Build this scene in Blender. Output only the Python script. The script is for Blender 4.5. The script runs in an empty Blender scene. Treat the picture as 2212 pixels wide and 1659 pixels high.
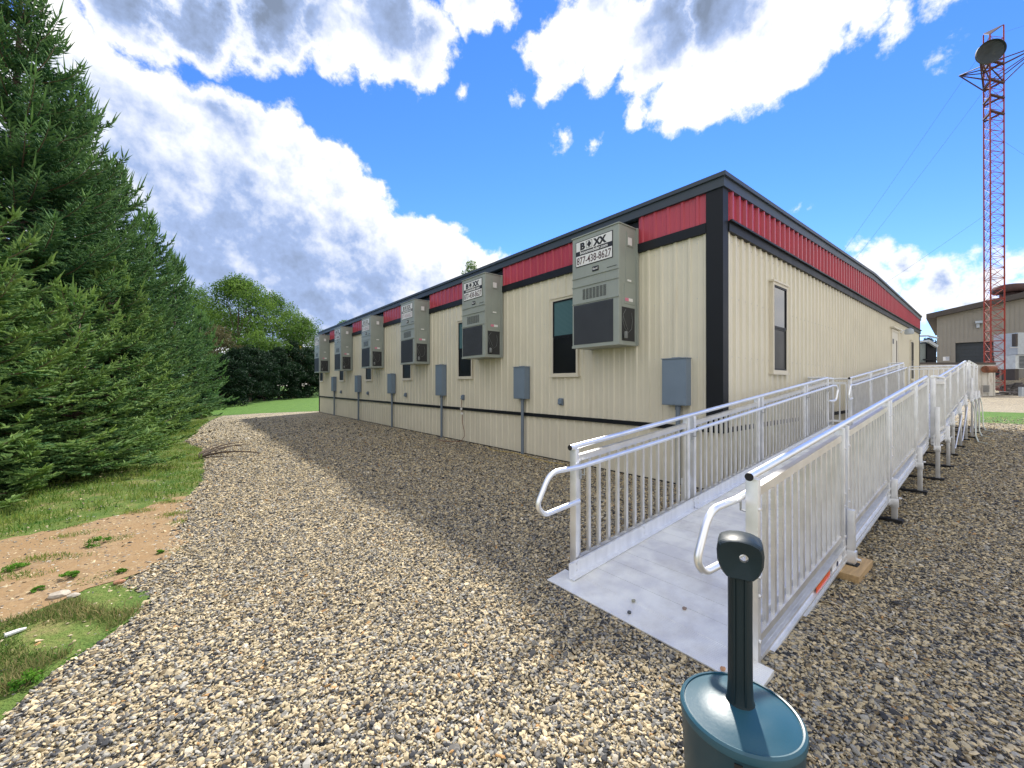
import bpy, math, random
import numpy as np
from mathutils import Vector, Matrix
R = math.radians
random.seed(7); RNG = np.random.default_rng(7)
sc = bpy.context.scene
COL = sc.collection

# ------------------------------------------------------------------ camera
FPX, CX, CY, EYE = 1622.0, 2048.0, 1540.0, 1.5        # focal length and horizon in photograph pixels
YAW = R(38.88); CS, SN = math.cos(YAW), math.sin(YAW)
cam_d = bpy.data.cameras.new('camera'); cam = bpy.data.objects.new('camera', cam_d); COL.objects.link(cam)
cam_d.sensor_width = 36; cam_d.lens = 36 * FPX / 4096; cam_d.clip_start = 0.05; cam_d.clip_end = 3000
fwd = Vector((SN, CS, math.tan(math.atan(4 / FPX)))).normalized()
cam.location = (0, 0, EYE); cam.rotation_euler = fwd.to_track_quat('-Z', 'Y').to_euler()
sc.camera = cam
sc.cycles.max_bounces = 7; sc.cycles.diffuse_bounces = 3; sc.cycles.glossy_bounces = 4; sc.cycles.transparent_max_bounces = 4

def ray(px, py):                       # display pixels (2212 wide view of the photo) -> world direction
    px *= 4096 / 2212; py *= 4096 / 2212
    r = (px - CX) / FPX; u = -(py - CY) / FPX
    return Vector((CS * r + SN, -SN * r + CS, u))
def gnd(px, py, z=0.0):
    d = ray(px, py); t = (z - EYE) / d.z
    return (d.x * t, d.y * t)
def atd(px, py, depth):                # point at a given depth along the viewing axis
    d = ray(px, py); return Vector((d.x * depth, d.y * depth, EYE + d.z * depth))

# ------------------------------------------------------------------ light
SUN_AZ = math.atan2(0.85, 0.62)        # clockwise from +Y
SUN_EL = R(43)
sdir = Vector((math.sin(SUN_AZ) * math.cos(SUN_EL), math.cos(SUN_AZ) * math.cos(SUN_EL), math.sin(SUN_EL)))
sun_d = bpy.data.lights.new('sun', 'SUN'); sun_d.energy = 2.9; sun_d.angle = R(2.2); sun_d.color = (1, 0.94, 0.84)
sun = bpy.data.objects.new('sun', sun_d); COL.objects.link(sun); sun.rotation_euler = sdir.to_track_quat('Z', 'Y').to_euler()
sc.view_settings.view_transform = 'Standard'; sc.view_settings.look = 'None'
sc.view_settings.exposure = 1.32; sc.view_settings.gamma = 1; sc.view_settings.use_curve_mapping = False

def build_world():
    w = bpy.data.worlds.new('World'); sc.world = w; w.use_nodes = True
    nt = w.node_tree; N = nt.nodes; L = nt.links; N.clear()
    def nd(t, **k):
        n = N.new(t)
        for a, b in k.items(): setattr(n, a, b)
        return n
    def mth(op, a, b=None, c=None, clamp=False):
        n = nd('ShaderNodeMath', operation=op, use_clamp=clamp)
        for i, v in enumerate((a, b, c)):
            if v is None: continue
            if isinstance(v, (int, float)): n.inputs[i].default_value = v
            else: L.new(v, n.inputs[i])
        return n.outputs[0]
    tc = nd('ShaderNodeTexCoord').outputs['Generated']
    sky = nd('ShaderNodeTexSky', sky_type='NISHITA', sun_disc=False, sun_elevation=SUN_EL, sun_rotation=SUN_AZ,
             altitude=200, air_density=1.0, dust_density=0.0, ozone_density=3.0)
    hs = nd('ShaderNodeHueSaturation'); hs.inputs['Saturation'].default_value = 1.22; hs.inputs['Value'].default_value = 1.0
    L.new(sky.outputs[0], hs.inputs['Color'])
    skyb = nd('ShaderNodeVectorMath', operation='MULTIPLY'); L.new(hs.outputs[0], skyb.inputs[0])
    skyb.inputs[1].default_value = (0.74, 0.79, 1.14)
    # warped direction
    def noise(scale, detail, rough, vec=tc, dist=0.0, lac=2.1):
        n = nd('ShaderNodeTexNoise'); n.inputs['Scale'].default_value = scale; n.inputs['Detail'].default_value = detail
        n.inputs['Roughness'].default_value = rough; n.inputs['Distortion'].default_value = dist; n.inputs['Lacunarity'].default_value = lac
        L.new(vec, n.inputs['Vector']); return n
    nw = noise(5.5, 9, 0.60)
    sub = nd('ShaderNodeVectorMath', operation='SUBTRACT'); L.new(nw.outputs['Color'], sub.inputs[0]); sub.inputs[1].default_value = (.5, .5, .5)
    mad = nd('ShaderNodeVectorMath', operation='MULTIPLY_ADD'); L.new(sub.outputs[0], mad.inputs[0]); mad.inputs[1].default_value = (.17, .17, .17); L.new(tc, mad.inputs[2])
    P = mad.outputs[0]
    def field(blobs, src):
        cur = None
        for (px, py, r) in blobs:
            d = ray(px, py); dn = d.normalized()
            ang = r / 876 / d.length ** 1.35          # pixels -> chord
            v = nd('ShaderNodeVectorMath', operation='DISTANCE'); L.new(src, v.inputs[0]); v.inputs[1].default_value = dn
            f = mth('MULTIPLY_ADD', v.outputs['Value'], -1 / ang, 1.0)
            # scale by size so that edges stay equally sharp
            f = mth('MULTIPLY', f, ang * 10)
            cur = f if cur is None else mth('MAXIMUM', cur, f)
        return cur
    clouds = [(60,300,170),(200,250,190),(350,290,150),(480,300,118),(560,330,110),(420,480,230),(640,390,105),(700,420,110),(770,470,100),
        (600,600,230),(850,530,80),(930,560,92),(1000,590,80),(1060,580,45),(800,640,150),(980,640,120),(300,600,200),(1150,640,60),
        (120,40,90),(300,20,115),(440,40,105),(600,30,110),(720,60,100),(830,60,112),(910,110,80),(1010,20,80),(180,130,90),(1085,5,45),(560,110,45),
        (1215,100,80),(1310,60,100),(1430,90,110),(1490,215,80),(1560,180,85),(1650,110,105),(1560,30,120),(1740,60,90),(1860,20,70),(1930,70,38),
        (2040,10,42),(1385,235,30),(1180,190,45),(1400,150,70),(1290,150,60),
        (1095,205,22),(1213,325,24),(1300,322,13),(990,213,13),(1712,443,8),(1745,460,8),(2060,132,24),
        (1890,600,40),(1950,565,48),(2030,590,66),(2120,580,55),(2200,545,62),(1960,630,36),(2200,620,60),(2100,625,50),(1875,550,24),(1990,640,40),
        (-200,300,300),(-300,0,250),(2500,560,200),(2450,100,150),(3390,600,900),(3000,520,520),(3900,650,1200),(1300,-200,200),(700,-200,250),(0,-200,200)]  # widest blobs far right: unseen clouds added for the end window's reflection
    hi = noise(26, 6, 0.62)
    rear = nd('ShaderNodeVectorMath', operation='DOT_PRODUCT'); L.new(tc, rear.inputs[0]); rear.inputs[1].default_value = (-SN * .94, -CS * .94, .34)
    rearf = mth('MULTIPLY_ADD', rear.outputs['Value'], 1.6, -.25)           # unseen cloud deck added behind the camera for neutral fill light
    dens = mth('ADD', mth('MAXIMUM', field(clouds, P), rearf), mth('MULTIPLY_ADD', hi.outputs['Fac'], .55, -.275))
    mr = nd('ShaderNodeMapRange', interpolation_type='SMOOTHSTEP'); L.new(dens, mr.inputs[0])
    mr.inputs[1].default_value = -0.06; mr.inputs[2].default_value = 0.20
    thick = nd('ShaderNodeMapRange', interpolation_type='SMOOTHSTEP'); L.new(dens, thick.inputs[0])
    thick.inputs[1].default_value = 0.02; thick.inputs[2].default_value = 0.55
    shades = [(470,-70,380,1.15),(330,-10,230,.85),(800,-80,260,.9),(1480,-20,210,1.0),(1250,-60,120,.5),(400,540,390,.54),(640,640,290,.54),(270,350,240,.50),(590,470,150,.45),(470,350,110,.3),(720,550,180,.55),(850,640,170,.5),(1960,600,110,.8),(2120,640,150,.9),(2080,580,90,.7),(60,200,220,.35),(2200,640,140,.8),(1900,640,90,.6),(860,70,100,.35)]
    nw2 = noise(3.2, 6, 0.55)
    sub2 = nd('ShaderNodeVectorMath', operation='SUBTRACT'); L.new(nw2.outputs['Color'], sub2.inputs[0]); sub2.inputs[1].default_value = (.5, .5, .5)
    mad2 = nd('ShaderNodeVectorMath', operation='MULTIPLY_ADD'); L.new(sub2.outputs[0], mad2.inputs[0]); mad2.inputs[1].default_value = (.26, .26, .26); L.new(tc, mad2.inputs[2])
    cur = None
    for (px, py, r, s) in shades:
        d = ray(px, py); ang = r / 876 / d.length ** 1.35
        v = nd('ShaderNodeVectorMath', operation='DISTANCE'); L.new(mad2.outputs[0], v.inputs[0]); v.inputs[1].default_value = d.normalized()
        f = mth('MULTIPLY', mth('MULTIPLY_ADD', v.outputs['Value'], -1.4 / ang, 1.4, clamp=True), s)
        cur = f if cur is None else mth('MAXIMUM', cur, f)
    bil = noise(9, 8, 0.6)
    mb = nd('ShaderNodeMapRange', interpolation_type='SMOOTHSTEP'); L.new(bil.outputs['Fac'], mb.inputs[0]); mb.inputs[1].default_value = .28; mb.inputs[2].default_value = .72
    off = nd('ShaderNodeVectorMath', operation='ADD'); L.new(tc, off.inputs[0]); off.inputs[1].default_value = tuple(sdir * .03)
    ra = noise(7, 7, .52); rb = noise(7, 7, .52, off.outputs[0])
    relief = mth('MULTIPLY', mth('SUBTRACT', ra.outputs['Fac'], rb.outputs['Fac']), 1.5)
    off2 = nd('ShaderNodeVectorMath', operation='ADD'); L.new(tc, off2.inputs[0]); off2.inputs[1].default_value = tuple(sdir * .008)
    rc = noise(24, 5, .55); rd = noise(24, 5, .55, off2.outputs[0])
    relief = mth('ADD', relief, mth('MULTIPLY', mth('SUBTRACT', rc.outputs['Fac'], rd.outputs['Fac']), .55))
    shade = mth('MULTIPLY', mth('ADD', mth('MULTIPLY', cur, mth('MULTIPLY_ADD', mb.outputs[0], .28, .80)), mth('MULTIPLY_ADD', mb.outputs[0], .10, relief)), thick.outputs[0], clamp=True)
    cmix = nd('ShaderNodeValToRGB'); L.new(shade, cmix.inputs[0]); ce = cmix.color_ramp.elements
    ce[0].position = 0; ce[0].color = (1.0, .98, .96, 1); ce[1].position = 1; ce[1].color = (.19, .24, .34, 1)
    k = ce.new(.22); k.color = (.72, .76, .86, 1); k = ce.new(.55); k.color = (.32, .42, .66, 1)
    bgs = nd('ShaderNodeBackground'); L.new(skyb.outputs[0], bgs.inputs[0]); bgs.inputs[1].default_value = 0.088
    bgc = nd('ShaderNodeBackground'); L.new(cmix.outputs[0], bgc.inputs[0]); bgc.inputs[1].default_value = 0.53
    ms = nd('ShaderNodeMixShader'); L.new(mr.outputs[0], ms.inputs[0]); L.new(bgs.outputs[0], ms.inputs[1]); L.new(bgc.outputs[0], ms.inputs[2])
    out = nd('ShaderNodeOutputWorld'); L.new(ms.outputs[0], out.inputs[0])
build_world()

# ------------------------------------------------------------------ materials
def newmat(name):
    m = bpy.data.materials.new(name); m.use_nodes = True
    nt = m.node_tree; return m, nt, nt.nodes['Principled BSDF']
def mat(name, col, rough=.6, metal=0.0, var=.12, vscale=3.0, bump=0.0, bscale=40, spec=None, stretch=None, dirt=None):
    m, nt, b = newmat(name); N, L = nt.nodes, nt.links
    tc = N.new('ShaderNodeTexCoord'); mp = N.new('ShaderNodeMapping'); L.new(tc.outputs['Object'], mp.inputs[0])
    if stretch: mp.inputs['Scale'].default_value = stretch
    n = N.new('ShaderNodeTexNoise'); n.inputs['Scale'].default_value = vscale; n.inputs['Detail'].default_value = 6; L.new(mp.outputs[0], n.inputs[0])
    r = N.new('ShaderNodeMapRange'); L.new(n.outputs['Fac'], r.inputs[0]); r.inputs[1].default_value = .3; r.inputs[2].default_value = .7
    r.inputs[3].default_value = 1 - var; r.inputs[4].default_value = 1 + var
    v = N.new('ShaderNodeVectorMath'); v.operation = 'SCALE'; v.inputs[0].default_value = col[:3]; L.new(r.outputs[0], v.inputs['Scale'])
    src = v.outputs[0]
    if dirt:
        n2 = N.new('ShaderNodeTexNoise'); n2.inputs['Scale'].default_value = dirt[1]; n2.inputs['Detail'].default_value = 8; n2.inputs['Roughness'].default_value = .65
        mp2 = N.new('ShaderNodeMapping'); L.new(tc.outputs['Object'], mp2.inputs[0]); mp2.inputs['Scale'].default_value = dirt[3]
        L.new(mp2.outputs[0], n2.inputs[0])
        r2 = N.new('ShaderNodeMapRange'); L.new(n2.outputs['Fac'], r2.inputs[0]); r2.inputs[1].default_value = dirt[2]; r2.inputs[2].default_value = dirt[2] + .18
        r2.inputs[4].default_value = dirt[4]
        mx = N.new('ShaderNodeMix'); mx.data_type = 'RGBA'; L.new(r2.outputs[0], mx.inputs[0]); L.new(src, mx.inputs[6]); mx.inputs[7].default_value = (*dirt[0], 1)
        src = mx.outputs[2]
    L.new(src, b.inputs['Base Color'])
    b.inputs['Roughness'].default_value = rough; b.inputs['Metallic'].default_value = metal
    if spec is not None: b.inputs['Specular IOR Level'].default_value = spec
    r3 = N.new('ShaderNodeMapRange'); L.new(n.outputs['Fac'], r3.inputs[0]); r3.inputs[3].default_value = max(.03, rough - .10); r3.inputs[4].default_value = min(1, rough + .10)
    L.new(r3.outputs[0], b.inputs['Roughness'])
    if bump:
        nb = N.new('ShaderNodeTexNoise'); nb.inputs['Scale'].default_value = bscale; nb.inputs['Detail'].default_value = 4; L.new(mp.outputs[0], nb.inputs[0])
        bp = N.new('ShaderNodeBump'); bp.inputs['Strength'].default_value = bump; bp.inputs['Distance'].default_value = .01
        L.new(nb.outputs['Fac'], bp.inputs['Height']); L.new(bp.outputs[0], b.inputs['Normal'])
    return m
STREAK = (1, 1, .12)
M = {}
M['beige'] = mat('beige_siding', (.68, .635, .515), .34, var=.05, vscale=1.2, dirt=((.36, .27, .16), 5, .60, (1, 1, .10), .30), bump=.05, bscale=3)
M['red'] = mat('red_siding', (.44, .045, .075), .34, var=.10, vscale=1.0, bump=.05, bscale=3)
M['black'] = mat('black_trim', (.006, .008, .012), .5, var=.2, spec=.3)
M['char'] = mat('charcoal_fascia', (.040, .055, .075), .5, var=.12, vscale=1.5)
M['roof'] = mat('roof_membrane', (.30, .31, .32), .7)
M['trim'] = mat('beige_trim', (.66, .61, .50), .5, var=.04)
M['cab'] = mat('cabinet_paint', (.315, .345, .315), .42, var=.07, vscale=2.5, bump=.04, bscale=8, dirt=((.12, .11, .08), 6, .60, (1, 1, .15), .3))
M['slate'] = mat('coil_grille', (.055, .062, .078), .6)
M['mesh'] = mat('mesh_opening', (.035, .037, .040), .7)
M['copper'] = mat('tubing', (.16, .17, .17), .5)
M['screen'] = mat('insect_screen', (.008, .009, .010), .35, var=.1, spec=.25)
M['white'] = mat('white_paint', (.80, .80, .80), .45, var=.02)
M['dark'] = mat('black_ink', (.012, .012, .014), .5, var=.05)
M['pink'] = mat('pink_label', (.70, .22, .32), .5, var=.02)
M['ebox'] = mat('grey_enclosure', (.17, .225, .295), .42, var=.06, vscale=3)
M['conduit'] = mat('grey_conduit', (.15, .19, .24), .5, var=.06)
M['alu'] = mat('aluminium', (.86, .875, .90), .42, metal=.75, var=.07, vscale=6, stretch=(3, 3, .5))
M['alubar'] = mat('aluminium_balusters', (.74, .735, .72), .40, metal=.80, var=.08, vscale=7)
M['alutube'] = mat('aluminium_tube', (.90, .92, .95), .36, metal=.85, var=.04, vscale=9)
M['alupost'] = mat('aluminium_post', (.80, .81, .83), .42, metal=.75, var=.10, vscale=8)
M['rubber'] = mat('black_rubber', (.012, .012, .013), .75)
M['steel'] = mat('galvanised_bolt', (.50, .52, .53), .4, metal=.9)
M['wood'] = mat('pine_block', (.46, .31, .15), .75, var=.20, vscale=4, stretch=(1, 12, 12), bump=.3, bscale=20)
M['orange'] = mat('orange_reflector', (.85, .12, .015), .35, var=.04)
M['teal'] = mat('teal_plastic', (.018, .080, .115), .38, var=.05, vscale=6, bump=.03, bscale=90)
M['tealblk'] = mat('dark_teal_plastic', (.004, .017, .025), .42, var=.06, vscale=6, bump=.03, bscale=90, spec=.35)
M['tower'] = mat('tower_red_paint', (.27, .030, .018), .7, var=.2, vscale=1)
M['dark_red'] = mat('weathered_red_steel', (.060, .026, .024), .65, var=.25)
M['dish'] = mat('weathered_dish', (.035, .045, .055), .7, var=.35, vscale=1.4, dirt=((.14, .12, .10), 1.2, .58, (1, 1, 1), .7))
M['tan'] = mat('tan_metal_cladding', (.27, .25, .215), .6, var=.05, vscale=.6)
M['brown'] = mat('brown_trim', (.060, .050, .045), .6)
M['rustw'] = mat('rusty_white_steel', (.60, .58, .53), .6, var=.10, vscale=1.2, dirt=((.20, .075, .035), 1.3, .55, (1, 1, .25), .85), bump=.1, bscale=6)
M['rust'] = mat('rust', (.22, .085, .045), .8, var=.35, vscale=3)
M['greybox'] = mat('pale_grey_steel', (.42, .47, .52), .5, var=.1)
M['glass'] = mat('dark_glass', (.010, .012, .015), .05, var=.3, vscale=.7, spec=.6)
M['glass'].node_tree.nodes['Principled BSDF'].inputs['Roughness'].default_value = .04; M['glass'].node_tree.nodes['Principled BSDF'].inputs['IOR'].default_value = 2.4
M['cord'] = mat('white_cord', (.70, .75, .68), .5)
M['redcord'] = mat('brown_cord', (.18, .065, .035), .6)
M['bark'] = mat('bark', (.11, .08, .06), .9, var=.3, vscale=6, stretch=(1, 1, .2), bump=.5, bscale=25)
M['twig'] = mat('twig_bark', (.15, .105, .07), .9, var=.2)
M['concrete'] = mat('pale_stone', (.42, .38, .33), .85, var=.2)

def blind_mat():
    m, nt, b = newmat('blind_behind_glass'); N, L = nt.nodes, nt.links
    tc = N.new('ShaderNodeTexCoord'); w = N.new('ShaderNodeTexWave'); w.wave_type = 'BANDS'; w.bands_direction = 'Z'; w.inputs['Scale'].default_value = 13
    L.new(tc.outputs['Object'], w.inputs[0])
    mx = N.new('ShaderNodeMix'); mx.data_type = 'RGBA'; L.new(w.outputs['Fac'], mx.inputs[0]); mx.inputs[6].default_value = (.06, .13, .15, 1); mx.inputs[7].default_value = (.11, .20, .23, 1)
    L.new(mx.outputs[2], b.inputs['Base Color']); b.inputs['Roughness'].default_value = .06
    return m
M['blind'] = blind_mat()

def deck_mat():
    m, nt, b = newmat('ribbed_aluminium_deck'); N, L = nt.nodes, nt.links
    tc = N.new('ShaderNodeTexCoord')
    w = N.new('ShaderNodeTexWave'); w.wave_type = 'BANDS'; w.bands_direction = 'X'; w.inputs['Scale'].default_value = 24; L.new(tc.outputs['Object'], w.inputs[0])
    n = N.new('ShaderNodeTexNoise'); n.inputs['Scale'].default_value = 5; n.inputs['Detail'].default_value = 7; L.new(tc.outputs['Object'], n.inputs[0])
    r = N.new('ShaderNodeValToRGB'); L.new(n.outputs['Fac'], r.inputs[0])
    r.color_ramp.elements[0].position = .35; r.color_ramp.elements[0].color = (.74, .74, .74, 1); r.color_ramp.elements[1].position = .6; r.color_ramp.elements[1].color = (.95, .95, .90, 1)
    L.new(r.outputs[0], b.inputs['Base Color']); b.inputs['Metallic'].default_value = .35
    r2 = N.new('ShaderNodeMapRange'); L.new(n.outputs['Fac'], r2.inputs[0]); r2.inputs[3].default_value = .52; r2.inputs[4].default_value = .36; L.new(r2.outputs[0], b.inputs['Roughness'])
    nd_ = N.new('ShaderNodeTexNoise'); nd_.inputs['Scale'].default_value = 2.1; nd_.inputs['Detail'].default_value = 10; nd_.inputs['Roughness'].default_value = .7; L.new(tc.outputs['Object'], nd_.inputs[0])
    rd_ = N.new('ShaderNodeMapRange'); L.new(nd_.outputs['Fac'], rd_.inputs[0]); rd_.inputs[1].default_value = .50; rd_.inputs[2].default_value = .72; rd_.inputs[4].default_value = .45
    md_ = N.new('ShaderNodeMix'); md_.data_type = 'RGBA'; L.new(rd_.outputs[0], md_.inputs[0]); L.new(r.outputs[0], md_.inputs[6]); md_.inputs[7].default_value = (.46, .42, .36, 1); L.new(md_.outputs[2], b.inputs['Base Color'])
    bp = N.new('ShaderNodeBump'); bp.inputs['Strength'].default_value = .5; bp.inputs['Distance'].default_value = .003
    L.new(w.outputs['Fac'], bp.inputs['Height']); L.new(bp.outputs[0], b.inputs['Normal'])
    return m
M['deck'] = deck_mat()

def leaf_mat(name, c1, c2, trans=.35, rough=.75):
    m, nt, b = newmat(name); N, L = nt.nodes, nt.links
    at = N.new('ShaderNodeAttribute'); at.attribute_name = 'tone'
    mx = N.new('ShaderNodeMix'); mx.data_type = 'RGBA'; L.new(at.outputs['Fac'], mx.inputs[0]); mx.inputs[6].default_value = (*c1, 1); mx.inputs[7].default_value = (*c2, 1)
    L.new(mx.outputs[2], b.inputs['Base Color']); b.inputs['Roughness'].default_value = rough; b.inputs['Specular IOR Level'].default_value = .12
    t = N.new('ShaderNodeBsdfTranslucent'); L.new(mx.outputs[2], t.inputs[0])
    ms = N.new('ShaderNodeMixShader'); ms.inputs[0].default_value = trans; L.new(b.outputs[0], ms.inputs[1]); L.new(t.outputs[0], ms.inputs[2])
    L.new(ms.outputs[0], N['Material Output'].inputs[0]); return m
M['needle'] = leaf_mat('spruce_needles', (.045, .140, .075), (.26, .42, .14), .42)
M['needle2'] = leaf_mat('young_spruce_needles', (.070, .19, .080), (.36, .50, .14), .42)
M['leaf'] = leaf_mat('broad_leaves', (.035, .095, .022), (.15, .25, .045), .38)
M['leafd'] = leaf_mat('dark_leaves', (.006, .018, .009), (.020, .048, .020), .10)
M['leafy'] = leaf_mat('yellowing_leaves', (.20, .20, .02), (.42, .36, .03), .35)
M['leafb'] = leaf_mat('brownish_leaves', (.075, .075, .035), (.16, .15, .07), .3)
M['thatch'] = leaf_mat('dry_and_green_blades', (.06, .14, .02), (.42, .34, .17), .35)
M['weed'] = leaf_mat('weed_leaves', (.05, .16, .02), (.16, .34, .04), .35)
M['blade'] = leaf_mat('grass_blades', (.065, .165, .022), (.32, .36, .09), .35)

def stone_mat():
    m, nt, b = newmat('gravel_stone'); N, L = nt.nodes, nt.links
    at = N.new('ShaderNodeAttribute'); at.attribute_name = 'Col'
    tc = N.new('ShaderNodeTexCoord'); n = N.new('ShaderNodeTexNoise'); n.inputs['Scale'].default_value = 60; n.inputs['Detail'].default_value = 3; L.new(tc.outputs['Object'], n.inputs[0])
    r = N.new('ShaderNodeMapRange'); L.new(n.outputs['Fac'], r.inputs[0]); r.inputs[3].default_value = .75; r.inputs[4].default_value = 1.25
    v = N.new('ShaderNodeVectorMath'); v.operation = 'SCALE'; L.new(at.outputs['Color'], v.inputs[0]); L.new(r.outputs[0], v.inputs['Scale'])
    L.new(v.outputs[0], b.inputs['Base Color']); b.inputs['Roughness'].default_value = .8; b.inputs['Specular IOR Level'].default_value = .3
    return m
M['stone'] = stone_mat()
GRAVEL = [((.58, .475, .295), .26), ((.455, .385, .25), .18), ((.36, .345, .30), .14), ((.18, .172, .155), .17), ((.048, .050, .054), .16), ((.24, .185, .11), .07), ((.64, .57, .44), .02), ((.46, .27, .11), .01)]

def ground_mat(name, scale, base_dark=.35, mixdirt=None):
    m, nt, b = newmat(name); N, L = nt.nodes, nt.links
    tc = N.new('ShaderNodeTexCoord'); src = tc.outputs['Object']
    nz = N.new('ShaderNodeTexNoise'); nz.inputs['Scale'].default_value = scale * 1.2; nz.inputs['Detail'].default_value = 2; L.new(src, nz.inputs[0])
    ad = N.new('ShaderNodeVectorMath'); ad.operation = 'MULTIPLY_ADD'; L.new(nz.outputs['Color'], ad.inputs[0]); ad.inputs[1].default_value = (.6 / scale,) * 3; L.new(src, ad.inputs[2])
    outs = []
    for s in (scale, scale * 2.1):
        v = N.new('ShaderNodeTexVoronoi'); v.feature = 'F1'; v.inputs['Scale'].default_value = s; L.new(ad.outputs[0], v.inputs['Vector'])
        cr = N.new('ShaderNodeValToRGB'); cr.color_ramp.interpolation = 'CONSTANT'
        sp = N.new('ShaderNodeSeparateColor'); L.new(v.outputs['Color'], sp.inputs[0]); L.new(sp.outputs[0], cr.inputs[0])
        els = cr.color_ramp.elements; acc = 0
        for i, (c, wgt) in enumerate(GRAVEL):
            e = els[i] if i < 2 else els.new(acc)
            e.position = acc; e.color = (*c, 1); acc += wgt
        outs.append((v, cr, sp))
    pk = N.new('ShaderNodeMath'); pk.operation = 'GREATER_THAN'; L.new(outs[0][2].outputs[2], pk.inputs[0]); pk.inputs[1].default_value = .55
    mx = N.new('ShaderNodeMix'); mx.data_type = 'RGBA'; L.new(pk.outputs[0], mx.inputs[0]); L.new(outs[0][1].outputs[0], mx.inputs[6]); L.new(outs[1][1].outputs[0], mx.inputs[7])
    h1 = N.new('ShaderNodeMath'); h1.operation = 'MULTIPLY'; L.new(outs[0][0].outputs['Distance'], h1.inputs[0]); h1.inputs[1].default_value = -1
    h2 = N.new('ShaderNodeMath'); h2.operation = 'MULTIPLY'; L.new(outs[1][0].outputs['Distance'], h2.inputs[0]); h2.inputs[1].default_value = -.6
    hm = N.new('ShaderNodeMix'); L.new(pk.outputs[0], hm.inputs[0]); L.new(h1.outputs[0], hm.inputs[2]); L.new(h2.outputs[0], hm.inputs[3])
    # gaps between the stones: dark silt plus crevice shade painted into the colour
    ed = N.new('ShaderNodeMapRange'); L.new(hm.outputs[0], ed.inputs[0]); ed.inputs[1].default_value = -.62; ed.inputs[2].default_value = -.42; ed.inputs[3].default_value = base_dark; ed.inputs[4].default_value = 1
    big = N.new('ShaderNodeTexNoise'); big.inputs['Scale'].default_value = .9; big.inputs['Detail'].default_value = 6; L.new(src, big.inputs[0])
    br = N.new('ShaderNodeMapRange'); L.new(big.outputs['Fac'], br.inputs[0]); br.inputs[1].default_value = .3; br.inputs[2].default_value = .7; br.inputs[3].default_value = .84; br.inputs[4].default_value = 1.14
    mm = N.new('ShaderNodeMath'); mm.operation = 'MULTIPLY'; L.new(ed.outputs[0], mm.inputs[0]); L.new(br.outputs[0], mm.inputs[1])
    v = N.new('ShaderNodeVectorMath'); v.operation = 'SCALE'; L.new(mx.outputs[2], v.inputs[0]); L.new(mm.outputs[0], v.inputs['Scale'])
    fin = v.outputs[0]
    if mixdirt:
        n3 = N.new('ShaderNodeTexNoise'); n3.inputs['Scale'].default_value = 2.2; n3.inputs['Detail'].default_value = 12; n3.inputs['Roughness'].default_value = .7; L.new(src, n3.inputs[0])
        r3 = N.new('ShaderNodeMapRange'); L.new(n3.outputs['Fac'], r3.inputs[0]); r3.inputs[1].default_value = .42; r3.inputs[2].default_value = .56; r3.inputs[3].default_value = 1; r3.inputs[4].default_value = mixdirt[1]
        m3 = N.new('ShaderNodeMix'); m3.data_type = 'RGBA'; L.new(r3.outputs[0], m3.inputs[0]); L.new(fin, m3.inputs[6]); m3.inputs[7].default_value = (*mixdirt[0], 1); fin = m3.outputs[2]
    L.new(fin, b.inputs['Base Color']); b.inputs['Roughness'].default_value = .9; b.inputs['Specular IOR Level'].default_value = .2
    bp = N.new('ShaderNodeBump'); bp.inputs['Strength'].default_value = .45; bp.inputs['Distance'].default_value = .25 / scale
    L.new(hm.outputs[0], bp.inputs['Height']); L.new(bp.outputs[0], b.inputs['Normal'])
    return m
M['gravel'] = ground_mat('gravel', 48, .35)
M['gravelfar'] = ground_mat('fine_gravel', 20, .7)
M['dirt'] = ground_mat('stony_dirt', 30, .6, ((.275, .180, .092), .82))

def grass_mat(name, c1, c2, c3):
    m, nt, b = newmat(name); N, L = nt.nodes, nt.links
    tc = N.new('ShaderNodeTexCoord')
    n = N.new('ShaderNodeTexNoise'); n.inputs['Scale'].default_value = 2.2; n.inputs['Detail'].default_value = 10; n.inputs['Roughness'].default_value = .75; L.new(tc.outputs['Object'], n.inputs[0])
    cr = N.new('ShaderNodeValToRGB'); L.new(n.outputs['Fac'], cr.inputs[0]); e = cr.color_ramp.elements
    e[0].position = .36; e[0].color = (*c1, 1); e[1].position = .68; e[1].color = (*c3, 1); k = e.new(.52); k.color = (*c2, 1)
    L.new(cr.outputs[0], b.inputs['Base Color']); b.inputs['Roughness'].default_value = .85; b.inputs['Specular IOR Level'].default_value = .2
    n2 = N.new('ShaderNodeTexNoise'); n2.inputs['Scale'].default_value = 60; n2.inputs['Detail'].default_value = 3; L.new(tc.outputs['Object'], n2.inputs[0])
    bp = N.new('ShaderNodeBump'); bp.inputs['Strength'].default_value = .8; bp.inputs['Distance'].default_value = .03; L.new(n2.outputs['Fac'], bp.inputs['Height']); L.new(bp.outputs[0], b.inputs['Normal'])
    return m
M['lawn'] = grass_mat('mown_lawn', (.060, .140, .018), (.085, .180, .022), (.12, .215, .035))
M['verge'] = grass_mat('weedy_verge', (.055, .125, .020), (.13, .18, .040), (.27, .21, .10))
M['bank'] = grass_mat('bare_earth', (.20, .15, .11), (.32, .26, .19), (.42, .35, .27))
M['rubble'] = grass_mat('rubble', (.03, .03, .03), (.10, .09, .085), (.30, .29, .28))

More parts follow.
